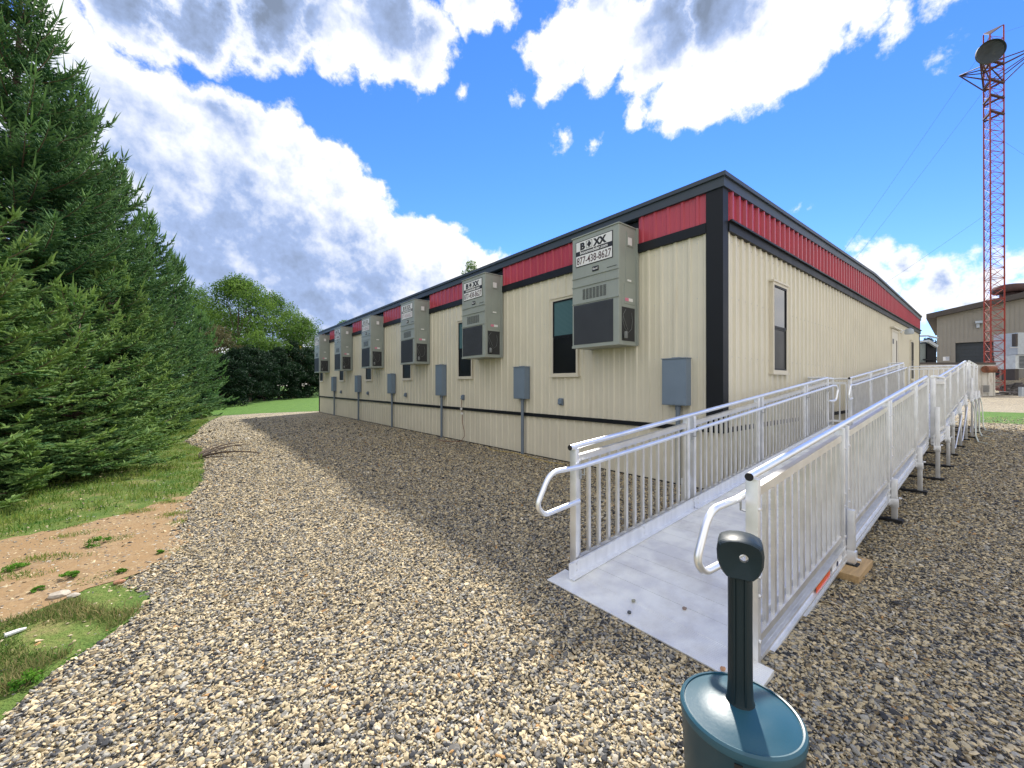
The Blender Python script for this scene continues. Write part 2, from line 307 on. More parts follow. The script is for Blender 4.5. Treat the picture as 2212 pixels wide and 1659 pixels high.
# ------------------------------------------------------------------ mesh helpers
def tag(o, label=None, cat=None, group=None, kind=None):
    if label: o['label'] = label
    if cat: o['category'] = cat
    if group: o['group'] = group
    if kind: o['kind'] = kind
    return o
def thing(name, label, cat, loc=(0, 0, 0), group=None):
    o = bpy.data.objects.new(name, None); o.empty_display_size = .2; o.location = loc; COL.objects.link(o)
    return tag(o, label, cat, group)
def link(name, me, m, parent=None, origin=None):
    o = bpy.data.objects.new(name, me); COL.objects.link(o)
    if m is not None: me.materials.append(m)
    if parent is not None:
        o.parent = parent
    elif origin is not None: o.location = origin
    return o
def absloc(o):
    v = Vector((0, 0, 0))
    while o is not None: v += o.location; o = o.parent
    return v
class MB:
    """collects shapes in world coordinates; build() makes ONE mesh object, stored relative to its parent or to its own base"""
    def __init__(s): s.v = []; s.f = []; s.sm = []
    def add(s, vs, fs, smooth=False):
        k = len(s.v); s.v += [tuple(v) for v in vs]; s.f += [tuple(i + k for i in f) for f in fs]; s.sm += [smooth] * len(fs); return s
    def box(s, lo, hi, bev=0.0):
        x0, y0, z0 = lo; x1, y1, z1 = hi
        if x0 > x1: x0, x1 = x1, x0
        if y0 > y1: y0, y1 = y1, y0
        if z0 > z1: z0, z1 = z1, z0
        if bev <= 0:
            vs = [(x0,y0,z0),(x1,y0,z0),(x1,y1,z0),(x0,y1,z0),(x0,y0,z1),(x1,y0,z1),(x1,y1,z1),(x0,y1,z1)]
            return s.add(vs, [(0,3,2,1),(4,5,6,7),(0,1,5,4),(1,2,6,5),(2,3,7,6),(3,0,4,7)])
        bm = __import__('bmesh').new(); import bmesh
        vs = [bm.verts.new(p) for p in [(x0,y0,z0),(x1,y0,z0),(x1,y1,z0),(x0,y1,z0),(x0,y0,z1),(x1,y0,z1),(x1,y1,z1),(x0,y1,z1)]]
        for f in [(0,3,2,1),(4,5,6,7),(0,1,5,4),(1,2,6,5),(2,3,7,6),(3,0,4,7)]: bm.faces.new([vs[i] for i in f])
        bmesh.ops.bevel(bm, geom=list(bm.edges), offset=bev, segments=2, profile=.6, affect='EDGES')
        bm.verts.index_update(); s.add([v.co[:] for v in bm.verts], [[v.index for v in f.verts] for f in bm.faces]); bm.free(); return s
    def bar(s, a, b, w, h, up=(0, 0, 1), rnd=False):
        a, b = Vector(a), Vector(b); d = (b - a).normalized(); u = Vector(up)
        if abs(d.dot(u)) > .98: u = Vector((1, 0, 0))
        x = d.cross(u).normalized(); y = x.cross(d).normalized()
        vs = []
        for p in (a, b):
            for sx, sy in ((-1,-1),(1,-1),(1,1),(-1,1)): vs.append(p + x * sx * w / 2 + y * sy * h / 2)
        return s.add(vs, [(3,2,1,0),(4,5,6,7),(0,1,5,4),(1,2,6,5),(2,3,7,6),(3,0,4,7)])
    def tube(s, pts, r, seg=10, cap=True, r2=None):
        pts = [Vector(p) for p in pts]; n = len(pts); rings = []; prev = None
        for i, p in enumerate(pts):
            d = ((pts[min(i+1, n-1)] - pts[max(i-1, 0)])).normalized()
            if prev is None:
                u = Vector((0, 0, 1)) if abs(d.z) < .95 else Vector((1, 0, 0))
                x = d.cross(u).normalized()
            else:
                x = (prev - d * prev.dot(d)).normalized()
            y = d.cross(x).normalized(); prev = x
            rr = r if r2 is None else r + (r2 - r) * i / (n - 1)
            rings.append([p + (x * math.cos(a) + y * math.sin(a)) * rr for a in [2 * math.pi * k / seg for k in range(seg)]])
        vs = [v for g in rings for v in g]; fs = []
        for i in range(n - 1):
            for k in range(seg):
                fs.append((i*seg+k, i*seg+(k+1) % seg, (i+1)*seg+(k+1) % seg, (i+1)*seg+k))
        k0 = len(s.v); s.add(vs, fs, True)
        if cap:
            s.add(rings[0], [tuple(range(seg))[::-1]]); s.add(rings[-1], [tuple(range(seg))])
        return s
    def lathe(s, prof, c, seg=48, sx=1, sy=1):
        vs = []; fs = []; n = len(prof)
        for r, z in prof:
            for k in range(seg):
                a = 2 * math.pi * k / seg; vs.append((c[0] + r * math.cos(a) * sx, c[1] + r * math.sin(a) * sy, c[2] + z))
        for i in range(n - 1):
            for k in range(seg): fs.append((i*seg+k, i*seg+(k+1) % seg, (i+1)*seg+(k+1) % seg, (i+1)*seg+k))
        fs.append(tuple(range(seg))[::-1]); fs.append(tuple((n-1)*seg + k for k in range(seg)))
        return s.add(vs, fs, True)
    def build(s, name, m, parent=None, origin=None, auto=True):
        o0 = absloc(parent) if parent is not None else Vector(origin or (0, 0, 0))
        me = bpy.data.meshes.new(name)
        me.from_pydata([(v[0]-o0.x, v[1]-o0.y, v[2]-o0.z) for v in s.v], [], s.f)
        me.polygons.foreach_set('use_smooth', s.sm); me.update()
        if auto and any(s.sm):
            try: me.set_sharp_from_angle(angle=R(38))
            except Exception: pass
        return link(name, me, m, parent, None if parent is not None else o0)
def np_mesh(name, V, Fc, m, parent=None, origin=(0, 0, 0), smooth=False, tone=None, col=None):
    """V (n,3) array; Fc (m,k) array of equal sized faces"""
    V = np.asarray(V, np.float32) - np.asarray(origin, np.float32); Fc = np.asarray(Fc, np.int32)
    me = bpy.data.meshes.new(name); k = Fc.shape[1]
    me.vertices.add(len(V)); me.vertices.foreach_set('co', V.ravel())
    me.loops.add(Fc.size); me.loops.foreach_set('vertex_index', Fc.ravel())
    me.polygons.add(len(Fc)); me.polygons.foreach_set('loop_start', np.arange(0, Fc.size, k, dtype=np.int32))
    me.polygons.foreach_set('use_smooth', np.full(len(Fc), smooth)); me.update(calc_edges=True)
    if tone is not None:
        a = me.attributes.new('tone', 'FLOAT', 'POINT'); a.data.foreach_set('value', np.asarray(tone, np.float32))
    if col is not None:
        a = me.color_attributes.new('Col', 'FLOAT_COLOR', 'POINT'); c = np.ones((len(V), 4), np.float32); c[:, :3] = col; a.data.foreach_set('color', c.ravel())
    return link(name, me, m, parent, None if parent is not None else Vector(origin))
def copy_tree(o, loc=None, parent=None):
    c = o.copy(); COL.objects.link(c)
    if parent is not None: c.parent = parent
    if loc is not None: c.location = loc
    for ch in list(o.children): copy_tree(ch, None, c)
    return c
# ribbed metal panel: axis 'x' faces -y, axis 'y' faces -x
def ribs(mb, axis, a0, a1, z0, z1, wall, pitch=.229, depth=.02, minor=True, phase=0.0):
    prof = []
    a = a0; k = math.floor((a0 - phase) / pitch)
    pts = [(a0, 0)]
    while True:
        base = phase + k * pitch
        if base > a1: break
        for da, h in ((.0, 0), (.016, depth), (.050, depth), (.066, 0), (.128, 0), (.134, .005), (.150, .005), (.156, 0)) if minor else ((.0, 0), (.016, depth), (.050, depth), (.066, 0)):
            p = base + da
            if a0 < p < a1: pts.append((p, h))
        k += 1
    pts.append((a1, 0))
    f = (lambda q: z1(q)) if callable(z1) else (lambda q: z1)
    g = (lambda q: z0(q)) if callable(z0) else (lambda q: z0)
    vs = []
    for p, h in pts:
        for z in (g(p), f(p)):
            vs.append((p, wall - h, z) if axis == 'x' else (wall - h, p, z))
    fs = []
    for i in range(len(pts) - 1):
        q = (2*i, 2*i+2, 2*i+3, 2*i+1)
        fs.append(q if axis == 'x' else q[::-1])
    mb.add(vs, fs)

# ------------------------------------------------------------------ ground
def poly_sheet(name, pts, z, m, **k):
    from mathutils.geometry import tessellate_polygon
    me = bpy.data.meshes.new(name); vs = []; fs = []
    for ring in (pts if isinstance(pts[0][0], (tuple, list)) else [pts]):
        k = len(vs); vs += [(p[0], p[1], z) for p in ring]
        fs += [tuple(i + k for i in f) for f in tessellate_polygon([[Vector((p[0], p[1], 0)) for p in ring]])]
    me.from_pydata(vs, [], fs); me.update()
    for p in me.polygons:
        if p.normal.z < 0: p.flip()
    return tag(link(name, me, m), kind='structure')
def rough(pts, step=.12, amp=.06, closed=True, seed=1):
    rr = random.Random(seed); out = []
    n = len(pts)
    for i in range(n if closed else n - 1):
        a = Vector(pts[i]); b = Vector(pts[(i + 1) % n]); d = (b - a).length
        if d > 12: out.append((a.x, a.y)); continue
        k = max(1, int(d / step)); nrm = Vector((-(b - a).y, (b - a).x)).normalized()
        for j in range(k):
            p = a.lerp(b, j / k); w = amp * (rr.random() - .5) * 2 if j else 0
            out.append((p.x + nrm.x * w, p.y + nrm.y * w))
    return out
def terr(x, y):      # the yard is flat; the land climbs beyond it to the right
    d = SN * x + CS * y; r = CS * x - SN * y
    def ss(a, b, q):
        q = min(1, max(0, (q - a) / (b - a))); return q * q * (3 - 2 * q)
    return (.38 * ss(30, 41, d) + 2.2 * ss(47, 57, d)) * ss(16, 26, r)
gx = np.concatenate([np.linspace(-900, -60, 8), np.linspace(-40, 10, 9), np.linspace(12, 110, 50), np.linspace(130, 900, 8)])
gy = np.concatenate([np.linspace(-900, -80, 8), np.linspace(-70, 60, 66), np.linspace(80, 900, 8)])
V = np.array([(x, y, terr(x, y)) for y in gy for x in gx]); nx = len(gx)
Fq = np.array([(j*nx+i, j*nx+i+1, (j+1)*nx+i+1, (j+1)*nx+i) for j in range(len(gy)-1) for i in range(nx-1)])
tag(np_mesh('gravel_ground', V, Fq, M['gravel'], smooth=True), kind='structure')

EDGE = [(-1.0, 2.2), (-.64, 2.83), (-.59, 3.0), (-.53, 3.16), (-.41, 3.3), (-.27, 3.52), (-.19, 3.84), (-.40, 4.22), (-.29, 4.36), (-.14, 4.7), (-.11, 5.56), (-.07, 6.59), (.05, 7.04), (.21, 7.93),
        (.28, 9.8), (.30, 11.9), (-.04, 13.7), (.2, 15.6), (.38, 17.8), (.85, 21.4), (1.41, 24.3), (3.05, 25.06), (6.0, 25.1), (9, 25.6), (30, 27)]
lawn_pts = rough(EDGE, .10, .05, closed=False) + [(30, 27), (30, 40), (-40, 40), (-40, -20), (-4, -20), (-3, 0)]
vergeE = [p for p in EDGE if p[1] <= 24.3]
poly_sheet('lawn', [lawn_pts, [(-300, 40), (300, 40), (300, 500), (-300, 500)], [(-300, -60), (-40, -60), (-40, 40), (-300, 40)], [(30, 27), (300, 27), (300, 40), (30, 40)]], .004, M['lawn'])
poly_sheet('grass_verge', rough(vergeE, .09, .055, closed=False, seed=4) + [(1.41, 24.3), (.4, 25), (-1.5, 24), (-6, 12), (-8, 2), (-3, 0), (-1.5, 1.5)], .008, M['verge'])
DIRT = [(-3.2, 5.2), (-1.38, 6.1), (-.78, 6.3), (-.32, 6.75), (-.02, 7.0), (.08, 6.6), (0, 5.6), (-.02, 4.75), (-.22, 4.40), (-.42, 4.30), (-.64, 4.15), (-.93, 4.0), (-1.6, 3.7), (-3.0, 3.4)]
poly_sheet('dirt_ground', rough(DIRT, .09, .07, seed=9), .012, M['dirt'])
poly_sheet('grass_strip', rough([(24.85, 1.0), (34.9, 1.35), (35.5, -3), (38, -30), (24, -30), (24.6, -3)], .5, .06), .006, M['lawn'])

# real stones lying over the near yard
def pt_in(poly, X, Y):
    ins = np.zeros(len(X), bool); n = len(poly)
    for i in range(n):
        x1, y1 = poly[i]; x2, y2 = poly[(i + 1) % n]
        if y1 == y2: continue
        c = ((y1 > Y) != (y2 > Y)) & (X < (x2 - x1) * (Y - y1) / (y2 - y1) + x1); ins ^= c
    return ins
GREEN = EDGE[:21] + [(-8, 30), (-8, 0)]
BODY0 = (1.60, .64)
def stones():
    ph = (1 + 5 ** .5) / 2
    ico = np.array([(-1,ph,0),(1,ph,0),(-1,-ph,0),(1,-ph,0),(0,-1,ph),(0,1,ph),(0,-1,-ph),(0,1,-ph),(ph,0,-1),(ph,0,1),(-ph,0,-1),(-ph,0,1)]) / 1.9
    icf = np.array([(0,11,5),(0,5,1),(0,1,7),(0,7,10),(0,10,11),(1,5,9),(5,11,4),(11,10,2),(10,7,6),(7,1,8),(3,9,4),(3,4,2),(3,2,6),(3,6,8),(3,8,9),(4,9,5),(2,4,11),(6,2,10),(8,6,7),(9,8,1)])
    octv = np.array([(1,0,.2),(0,1,.1),(-1,0,-.1),(0,-1,0),(.2,.1,1),(0,0,-1)]) ; ocf = np.array([(0,1,4),(1,2,4),(2,3,4),(3,0,4),(1,0,5),(2,1,5),(3,2,5),(0,3,5)])
    VV = []; FF = []; CC = []; off = 0
    cols = np.array([c for c, _ in GRAVEL]); wts = np.array([w for _, w in GRAVEL]); wts /= wts.sum()
    for d0, d1, dens, size, base, fcs in ((1.15, 2.4, 11500, .0073, ico, icf), (2.4, 4.2, 7600, .0082, octv, ocf), (4.2, 7.0, 3700, .0098, octv, ocf), (7.0, 11.0, 1250, .0125, octv, ocf), (11.0, 19.0, 260, .017, octv, ocf)):
        area = 1.42 * (d1 ** 2 - d0 ** 2); n = int(area * dens)
        d = np.sqrt(RNG.uniform(d0 ** 2, d1 ** 2, n)); t = RNG.uniform(-1.42, 1.42, n); r = d * t
        X = CS * r + SN * d; Y = -SN * r + CS * d
        keep = ~((X > 5.72) & (Y > 2.5))
        g = pt_in(GREEN, X, Y); keep &= (~g) | (RNG.random(n) < np.where(pt_in(DIRT, X, Y), .20, .035))
        if d0 > 8: keep &= RNG.random(n) < 1 - np.clip((d - 11) / 9, 0, 1)
        keep &= ~((X > 2.135) & (X < 3.4) & (Y > .76) & (Y < 2.27))
        keep &= ~(np.hypot(X - BODY0[0], Y - BODY0[1]) < .17)
        X, Y = X[keep], Y[keep]; n = len(X)
        s = size * 1.0 * np.exp(RNG.normal(0, .30, n))
        L = base[None] * (1 + RNG.normal(0, .16, (n, len(base), 1)))
        L = L * np.stack([RNG.uniform(.95, 1.75, n), RNG.uniform(.62, 1.05, n), RNG.uniform(.26, .62, n)], 1)[:, None]
        a = RNG.normal(0, .35, n); ca, sa = np.cos(a), np.sin(a)      # tilt
        x, y, z = L[..., 0], L[..., 1], L[..., 2]
        x, z = x * ca[:, None] - z * sa[:, None], x * sa[:, None] + z * ca[:, None]
        a = RNG.normal(0, .35, n); ca, sa = np.cos(a), np.sin(a); y, z = y * ca[:, None] - z * sa[:, None], y * sa[:, None] + z * ca[:, None]
        a = RNG.uniform(0, 6.283, n); ca, sa = np.cos(a), np.sin(a); x, y = x * ca[:, None] - y * sa[:, None], x * sa[:, None] + y * ca[:, None]
        W = np.stack([x, y, z], 2) * s[:, None, None]
        zz = s * .30 + RNG.uniform(-.002, .010, n)
        W += np.stack([X, Y, zz], 1)[:, None]
        k = len(base)
        VV.append(W.reshape(-1, 3)); FF.append((fcs[None] + (np.arange(n) * k)[:, None, None]).reshape(-1, 3) + off); off += n * k
        c = cols[RNG.choice(len(cols), n, p=wts)] * RNG.uniform(.75, 1.18, (n, 1)); CC.append(np.repeat(c, k, 0))
    return tag(np_mesh('gravel_stones', np.concatenate(VV), np.concatenate(FF), M['stone'], col=np.concatenate(CC)),
               'loose tan and grey gravel stones covering the yard', 'gravel', kind='stuff')
stones()

def blades(name, label, region, n, hgt, wid, seed, dens_fn=None, m=None):
    rg = np.random.default_rng(seed); P = np.array(region); lo, hi = P.min(0), P.max(0)
    X = rg.uniform(lo[0], hi[0], n * 3); Y = rg.uniform(lo[1], hi[1], n * 3); k = pt_in(region, X, Y)
    if dens_fn is not None: k &= dens_fn(X, Y, rg)
    X, Y = X[k][:n], Y[k][:n]; n = len(X)
    cl = np.sin(X * 5.1 + np.sin(Y * 3.3) * 2) * np.sin(Y * 4.3 + 1.3)
    h = hgt * rg.uniform(.35, 1.15, n) * (1 + .45 * cl); a = rg.uniform(0, 6.283, n); ln = rg.uniform(.1, .9, n) * h
    w = wid * rg.uniform(.6, 1.3, n)
    bx, by = np.cos(a), np.sin(a); la = rg.uniform(0, 6.283, n)
    V0 = np.stack([X - bx * w, Y - by * w, np.zeros(n)], 1); V1 = np.stack([X + bx * w, Y + by * w, np.zeros(n)], 1)
    mx, my = X + np.cos(la) * ln * .4, Y + np.sin(la) * ln * .4
    V2 = np.stack([mx + bx * w * .7, my + by * w * .7, h * .6], 1); V3 = np.stack([mx - bx * w * .7, my - by * w * .7, h * .6], 1)
    V4 = np.stack([X + np.cos(la) * ln, Y + np.sin(la) * ln, h], 1)
    V = np.stack([V0, V1, V2, V3, V4], 1).reshape(-1, 3); b = (np.arange(n) * 5)[:, None, None]
    F = (np.array([(0, 1, 2), (0, 2, 3), (3, 2, 4)])[None] + b).reshape(-1, 3)
    tone = np.repeat(np.clip(rg.normal(.35, .28, n) + .25 * cl, 0, 1), 5)
    return tag(np_mesh(name, V, F, m or M['blade'], tone=tone), label, 'grass', kind='stuff')
upper = [(-6, 5), (-3.2, 5.35), (-1.38, 6.2), (-.78, 6.4), (-.32, 6.85), (.03, 7.1), (.22, 7.9), (.29, 9.8), (.30, 11.9), (-.02, 13.6), (.2, 15.6), (.38, 17.8), (.8, 21.4), (-2, 22), (-5, 14)]
lower = [(-2.2, 2.0), (-.85, 2.5), (-.66, 2.9), (-.58, 3.15), (-.42, 3.4), (-.25, 3.55), (-.2, 3.85), (-.38, 4.16), (-.93, 4.0), (-1.6, 3.8), (-3.0, 3.5)]
blades('grass_tufts', 'rough green grass growing under the spruces along the gravel edge', upper, 60000, .085, .0045, 11,
       dens_fn=lambda X, Y, r: (np.sin(X * 4.1 + np.sin(Y * 3.1)) * np.sin(Y * 3.7 + 2) + .5 * np.sin(X * 13 + Y * 8) + r.normal(0, .4, len(X))) > -.45)
blades('grass_tufts', 'weedy grass clump at the bottom left beside the bare dirt', lower, 26000, .050, .0028, 12, m=M['thatch'],
       dens_fn=lambda X, Y, r: (np.sin(X * 7 + np.sin(Y * 5)) * np.sin(Y * 8.1 + 1) + .6 * np.sin(X * 15 + Y * 9) + r.normal(0, .25, len(X))) > .05)
blades('grass_tufts', 'sparse weeds dotted over the bare brown dirt', DIRT, 22000, .040, .003, 13,
       dens_fn=lambda X, Y, r: (np.sin(X * 6.3 + 2 * np.sin(Y * 3.7)) * np.sin(Y * 9.1 + X * 2) + r.normal(0, .12, len(X))) > .58)

# ------------------------------------------------------------------ modular building
BX, BY, EX, EY = 5.80, 2.56, 24.3, 24.15
def gab(x):   # rise of the low gable along the end wall
    p = 15.2
    return .24 * (1 - abs(x - p) / (p - BX if x < p else EX - p))
bld = thing('modular_building', 'long beige ribbed metal modular building with red band and black trim beside the ramp', 'building', (BX, BY, 0))
mb = MB(); ribs(mb, 'y', BY + .19, EY, .90, 3.66, BX); ribs(mb, 'x', BX + .12, EX, .90, 3.66, BY, depth=.030); mb.build('siding', M['beige'], bld)
mb = MB(); ribs(mb, 'y', BY + .03, EY, 0, .83, BX + .015); ribs(mb, 'x', BX + .03, EX, 0, .83, BY + .015); mb.build('skirting', M['beige'], bld)
ACY = [3.89 + 3.64 * k for k in range(6)]
mb = MB()
segs = []; y = BY + .19
for a in ACY: segs.append((y, a - .03)); y = a + 1.02
segs.append((y, EY))
for a, b in segs:
    if b - a > .1: ribs(mb, 'y', a, b, 3.80, 4.23, BX - .02, phase=.1)
ribs(mb, 'x', BX + .12, EX, 3.80, lambda x: 4.23 + gab(x), BY - .02, depth=.042, minor=False, phase=.05)
mb.build('red_band', M['red'], bld)
mb = MB()                                     # core behind the claddings
pts = [(BX + .04, 0), (EX - .04, 0), (EX - .04, 4.2), (15.2, 4.44), (BX + .04, 4.2)]
vs = [(x, yy, z) for yy in (BY + .04, EY - .04) for x, z in pts]
mb.add(vs, [(0,1,2,3,4), (9,8,7,6,5)] + [(i, 5+i, 5+(i+1) % 5, (i+1) % 5) for i in range(5)])
mb.build('wall_core', M['black'], bld)
mb = MB()
mb.box((EX - .02, BY + .02, 0), (EX + .02, EY + .02, 4.22)); mb.box((BX + .05, EY + .001, 0), (EX - .03, EY + .03, 4.2)); mb.build('rear_wall', M['beige'], bld)
mb = MB()
for a, b in segs:
    if b - a > .1: mb.box((BX - .055, a, 3.66), (BX + .01, b, 3.80))
mb.box((BX + .121, BY - .06, 3.66), (EX, BY + .01, 3.80)); mb.box((BX + .121, BY - .10, 3.785), (EX, BY - .061, 3.81))
mb.box((BX - .035, BY + .18, .83), (BX + .01, EY, .90)); mb.box((BX + .121, BY - .035, .83), (EX, BY + .01, .90))
mb.box((BX - .03, BY + .19, 0), (BX - .022, EY, .02))
mb.build('black_band', M['black'], bld)
mb = MB(); mb.box((BX - .045, BY - .045, .83), (BX + .12, BY + .19, 4.235)); mb.build('corner_post', M['black'], bld)
mb = MB(); mb.box((EX - .06, BY - .03, .0), (EX + .03, BY + .06, 3.8)); mb.build('corner_post', M['black'], bld)
mb = MB(); mb.box((BX - .03, EY - .02, 0), (BX + .03, EY + .05, 4.2)); mb.build('corner_post', M['black'], bld)
mb = MB()                                     # fascia: two stepped courses
for (p, z0, z1) in ((.07, 4.23, 4.36), (.10, 4.362, 4.42)):
    mb.box((BX - p, BY - p, z0), (BX + .03, EY + .06, z1))
    n = 24; xs = [BX + .031 + (EX + .06 - BX - .031) * i / n for i in range(n + 1)]
    for i in range(n):
        a, b = xs[i], xs[i+1]; ga, gb = gab(min(a, EX)), gab(min(b, EX))
        if a > EX: ga = 0
        if b > EX: gb = 0
        y0, y1 = BY - p, BY + .03
        mb.add([(a,y0,z0+ga),(b,y0,z0+gb),(b,y1,z0+gb),(a,y1,z0+ga),(a,y0,z1+ga),(b,y0,z1+gb),(b,y1,z1+gb),(a,y1,z1+ga)],
               [(0,3,2,1),(4,5,6,7),(0,1,5,4),(2,3,7,6)])
    mb.box((EX - .02, BY + .031, z0), (EX + .06, EY, z1))
mb.build('fascia', M['char'], bld)
mb = MB(); g = .022
mb.add([(BX + .031, BY + .031, 4.30), (15.2, BY + .031, 4.54), (EX - .021, BY + .031, 4.30), (EX - .021, EY, 4.30), (15.2, EY, 4.54), (BX + .031, EY, 4.30)], [(0,1,4,5), (1,2,3,4)])
mb.build('roof', M['roof'], bld)
mb = MB()                                      # screw heads
for z in (1.02, 1.9, 2.75, 3.55):
    for k in range(90):
        yy = BY + .33 + k * .229
        if yy < EY - .1: mb.box((BX - .007, yy, z), (BX + .0, yy + .010, z + .010))
        xx = BX + .33 + k * .229
        if xx < EX - .1: mb.box((xx, BY - .007, z), (xx + .010, BY, z + .010))
sn = mb.build('screws', M['steel'], bld); sn['kind'] = 'stuff'

def window(axis, a0, a1, z0, z1, blind):
    """frame proud of the ribs, two sashes"""
    def bx(mb, a, b, d0, d1, c, d, bev=0):
        if axis == 'y': mb.box((BX - d1, a, c), (BX - d0, b, d), bev)
        else: mb.box((a, BY - d1 - .012, c), (b, BY - d0, d), bev)
    t = .045
    f = MB()
    bx(f, a0 - t, a0, 0, .050, z0 - t, z1 + t); bx(f, a1, a1 + t, 0, .050, z0 - t, z1 + t)
    bx(f, a0, a1, 0, .050, z1, z1 + t); bx(f, a0, a1, 0, .050, z0 - t, z0); bx(f, a0 - t - .03, a1 + t + .03, 0, .062, z0 - t - .03, z0 - t - .001)
    bx(f, a0 - t - .03, a1 + t + .03, 0, .068, z1 + t + .001, z1 + t + .03)
    fr = f.build('window', M['trim'], bld)
    f = MB(); zm = (z0 + z1) / 2; s = .028
    for lo, hi, dd in ((zm, z1, .044), (z0, zm, .036)):
        bx(f, a0, a0 + s, .003, dd, lo, hi); bx(f, a1 - s, a1, .003, dd, lo, hi)
        bx(f, a0 + s, a1 - s, .003, dd, lo, lo + s); bx(f, a0 + s, a1 - s, .003, dd, hi - s, hi)
    f.build('sash', M['black'], fr)
    f = MB(); bx(f, a0 + s, a1 - s, .002, .031, zm + s, z1 - s); f.build('pane', M['blind'] if blind else M['glass'], fr)
    f = MB(); bx(f, a0 + s, a1 - s, .002, .028, z0 + s, zm - s); f.build('pane', M['screen'], fr)
for k in range(6):
    window('y', 5.21 + 3.615 * k, 5.83 + 3.615 * k, 1.73, 3.17, k < 2)
window('x', 7.60, 8.19, 1.75, 3.17, False)
window('x', 21.75, 22.35, 1.75, 3.17, False)
# door in the end wall, above the ramp's top platform
f = MB(); f.box((17.88, BY - .06, 1.22), (17.95, BY, 3.34)); f.box((19.05, BY - .06, 1.22), (19.12, BY, 3.34)); f.box((17.951, BY - .06, 3.27), (19.049, BY, 3.34)); f.box((17.80, BY - .13, 3.36), (19.20, BY, 3.40))
dr = f.build('door', M['trim'], bld)
f = MB(); f.box((17.951, BY - .044, 1.22), (19.049, BY, 3.269)); f.build('door_leaf', mat('door_paint', (.66, .62, .52), .4, var=.03), dr)
f = MB(); f.box((18.72, BY - .050, 2.0), (18.84, BY - .045, 3.0)); f.build('door_window', M['glass'], dr)
f = MB(); f.box((18.02, BY - .050, 2.86), (18.26, BY - .045, 3.02)); f.build('door_plate', M['slate'], dr)
f = MB(); f.tube([(18.95, BY - .03, 2.15), (18.95, BY - .09, 2.15), (18.85, BY - .09, 2.15)], .012); f.build('handle', M['steel'], dr)

# lamp by the door
t = thing('wall_lamp', 'small white floodlight on the end wall beside the far door', 'wall lamp', (19.75, BY, 3.4))
f = MB(); f.box((19.66, BY - .05, 3.34), (19.84, BY - .021, 3.48), .006); f.tube([(19.75, BY - .05, 3.42), (19.75, BY - .14, 3.42)], .02); f.build('bracket', M['white'], t)
f = MB(); f.lathe([(.05, .10), (.11, .06), (.13, -.06), (.11, -.10)], (19.75, BY - .24, 3.38), 16); f.build('lamp_head', M['greybox'], t)

# ------------------------------------------------------------------ text
def text_mesh(name, s, size, m, parent, loc, face, offset=0.0, sx=1.0, width=None, spacing=1.0):
    c = bpy.data.curves.new(name, 'FONT'); c.body = s; c.size = size; c.offset = offset; c.align_x = 'LEFT'; c.extrude = 0.0012; c.space_character = spacing; c.resolution_u = 3
    tmp = bpy.data.objects.new(name, c); COL.objects.link(tmp)
    bpy.context.view_layer.update()
    dg = bpy.context.evaluated_depsgraph_get(); me = bpy.data.meshes.new_from_object(tmp.evaluated_get(dg)); bpy.data.objects.remove(tmp)
    xs = [v.co.x for v in me.vertices]; x0, x1 = min(xs), max(xs)
    if width: sx = width / (x1 - x0)
    for v in me.vertices:
        x = (v.co.x - x0) * sx; y = v.co.y; z = v.co.z
        if face == '-x': v.co = Vector((-z, -x, y))
        else: v.co = Vector((x, -z, y))
    me.name = name; me.materials.clear(); me.update()
    o = link(name, me, m, parent); o.location = Vector(loc) - absloc(parent); return o

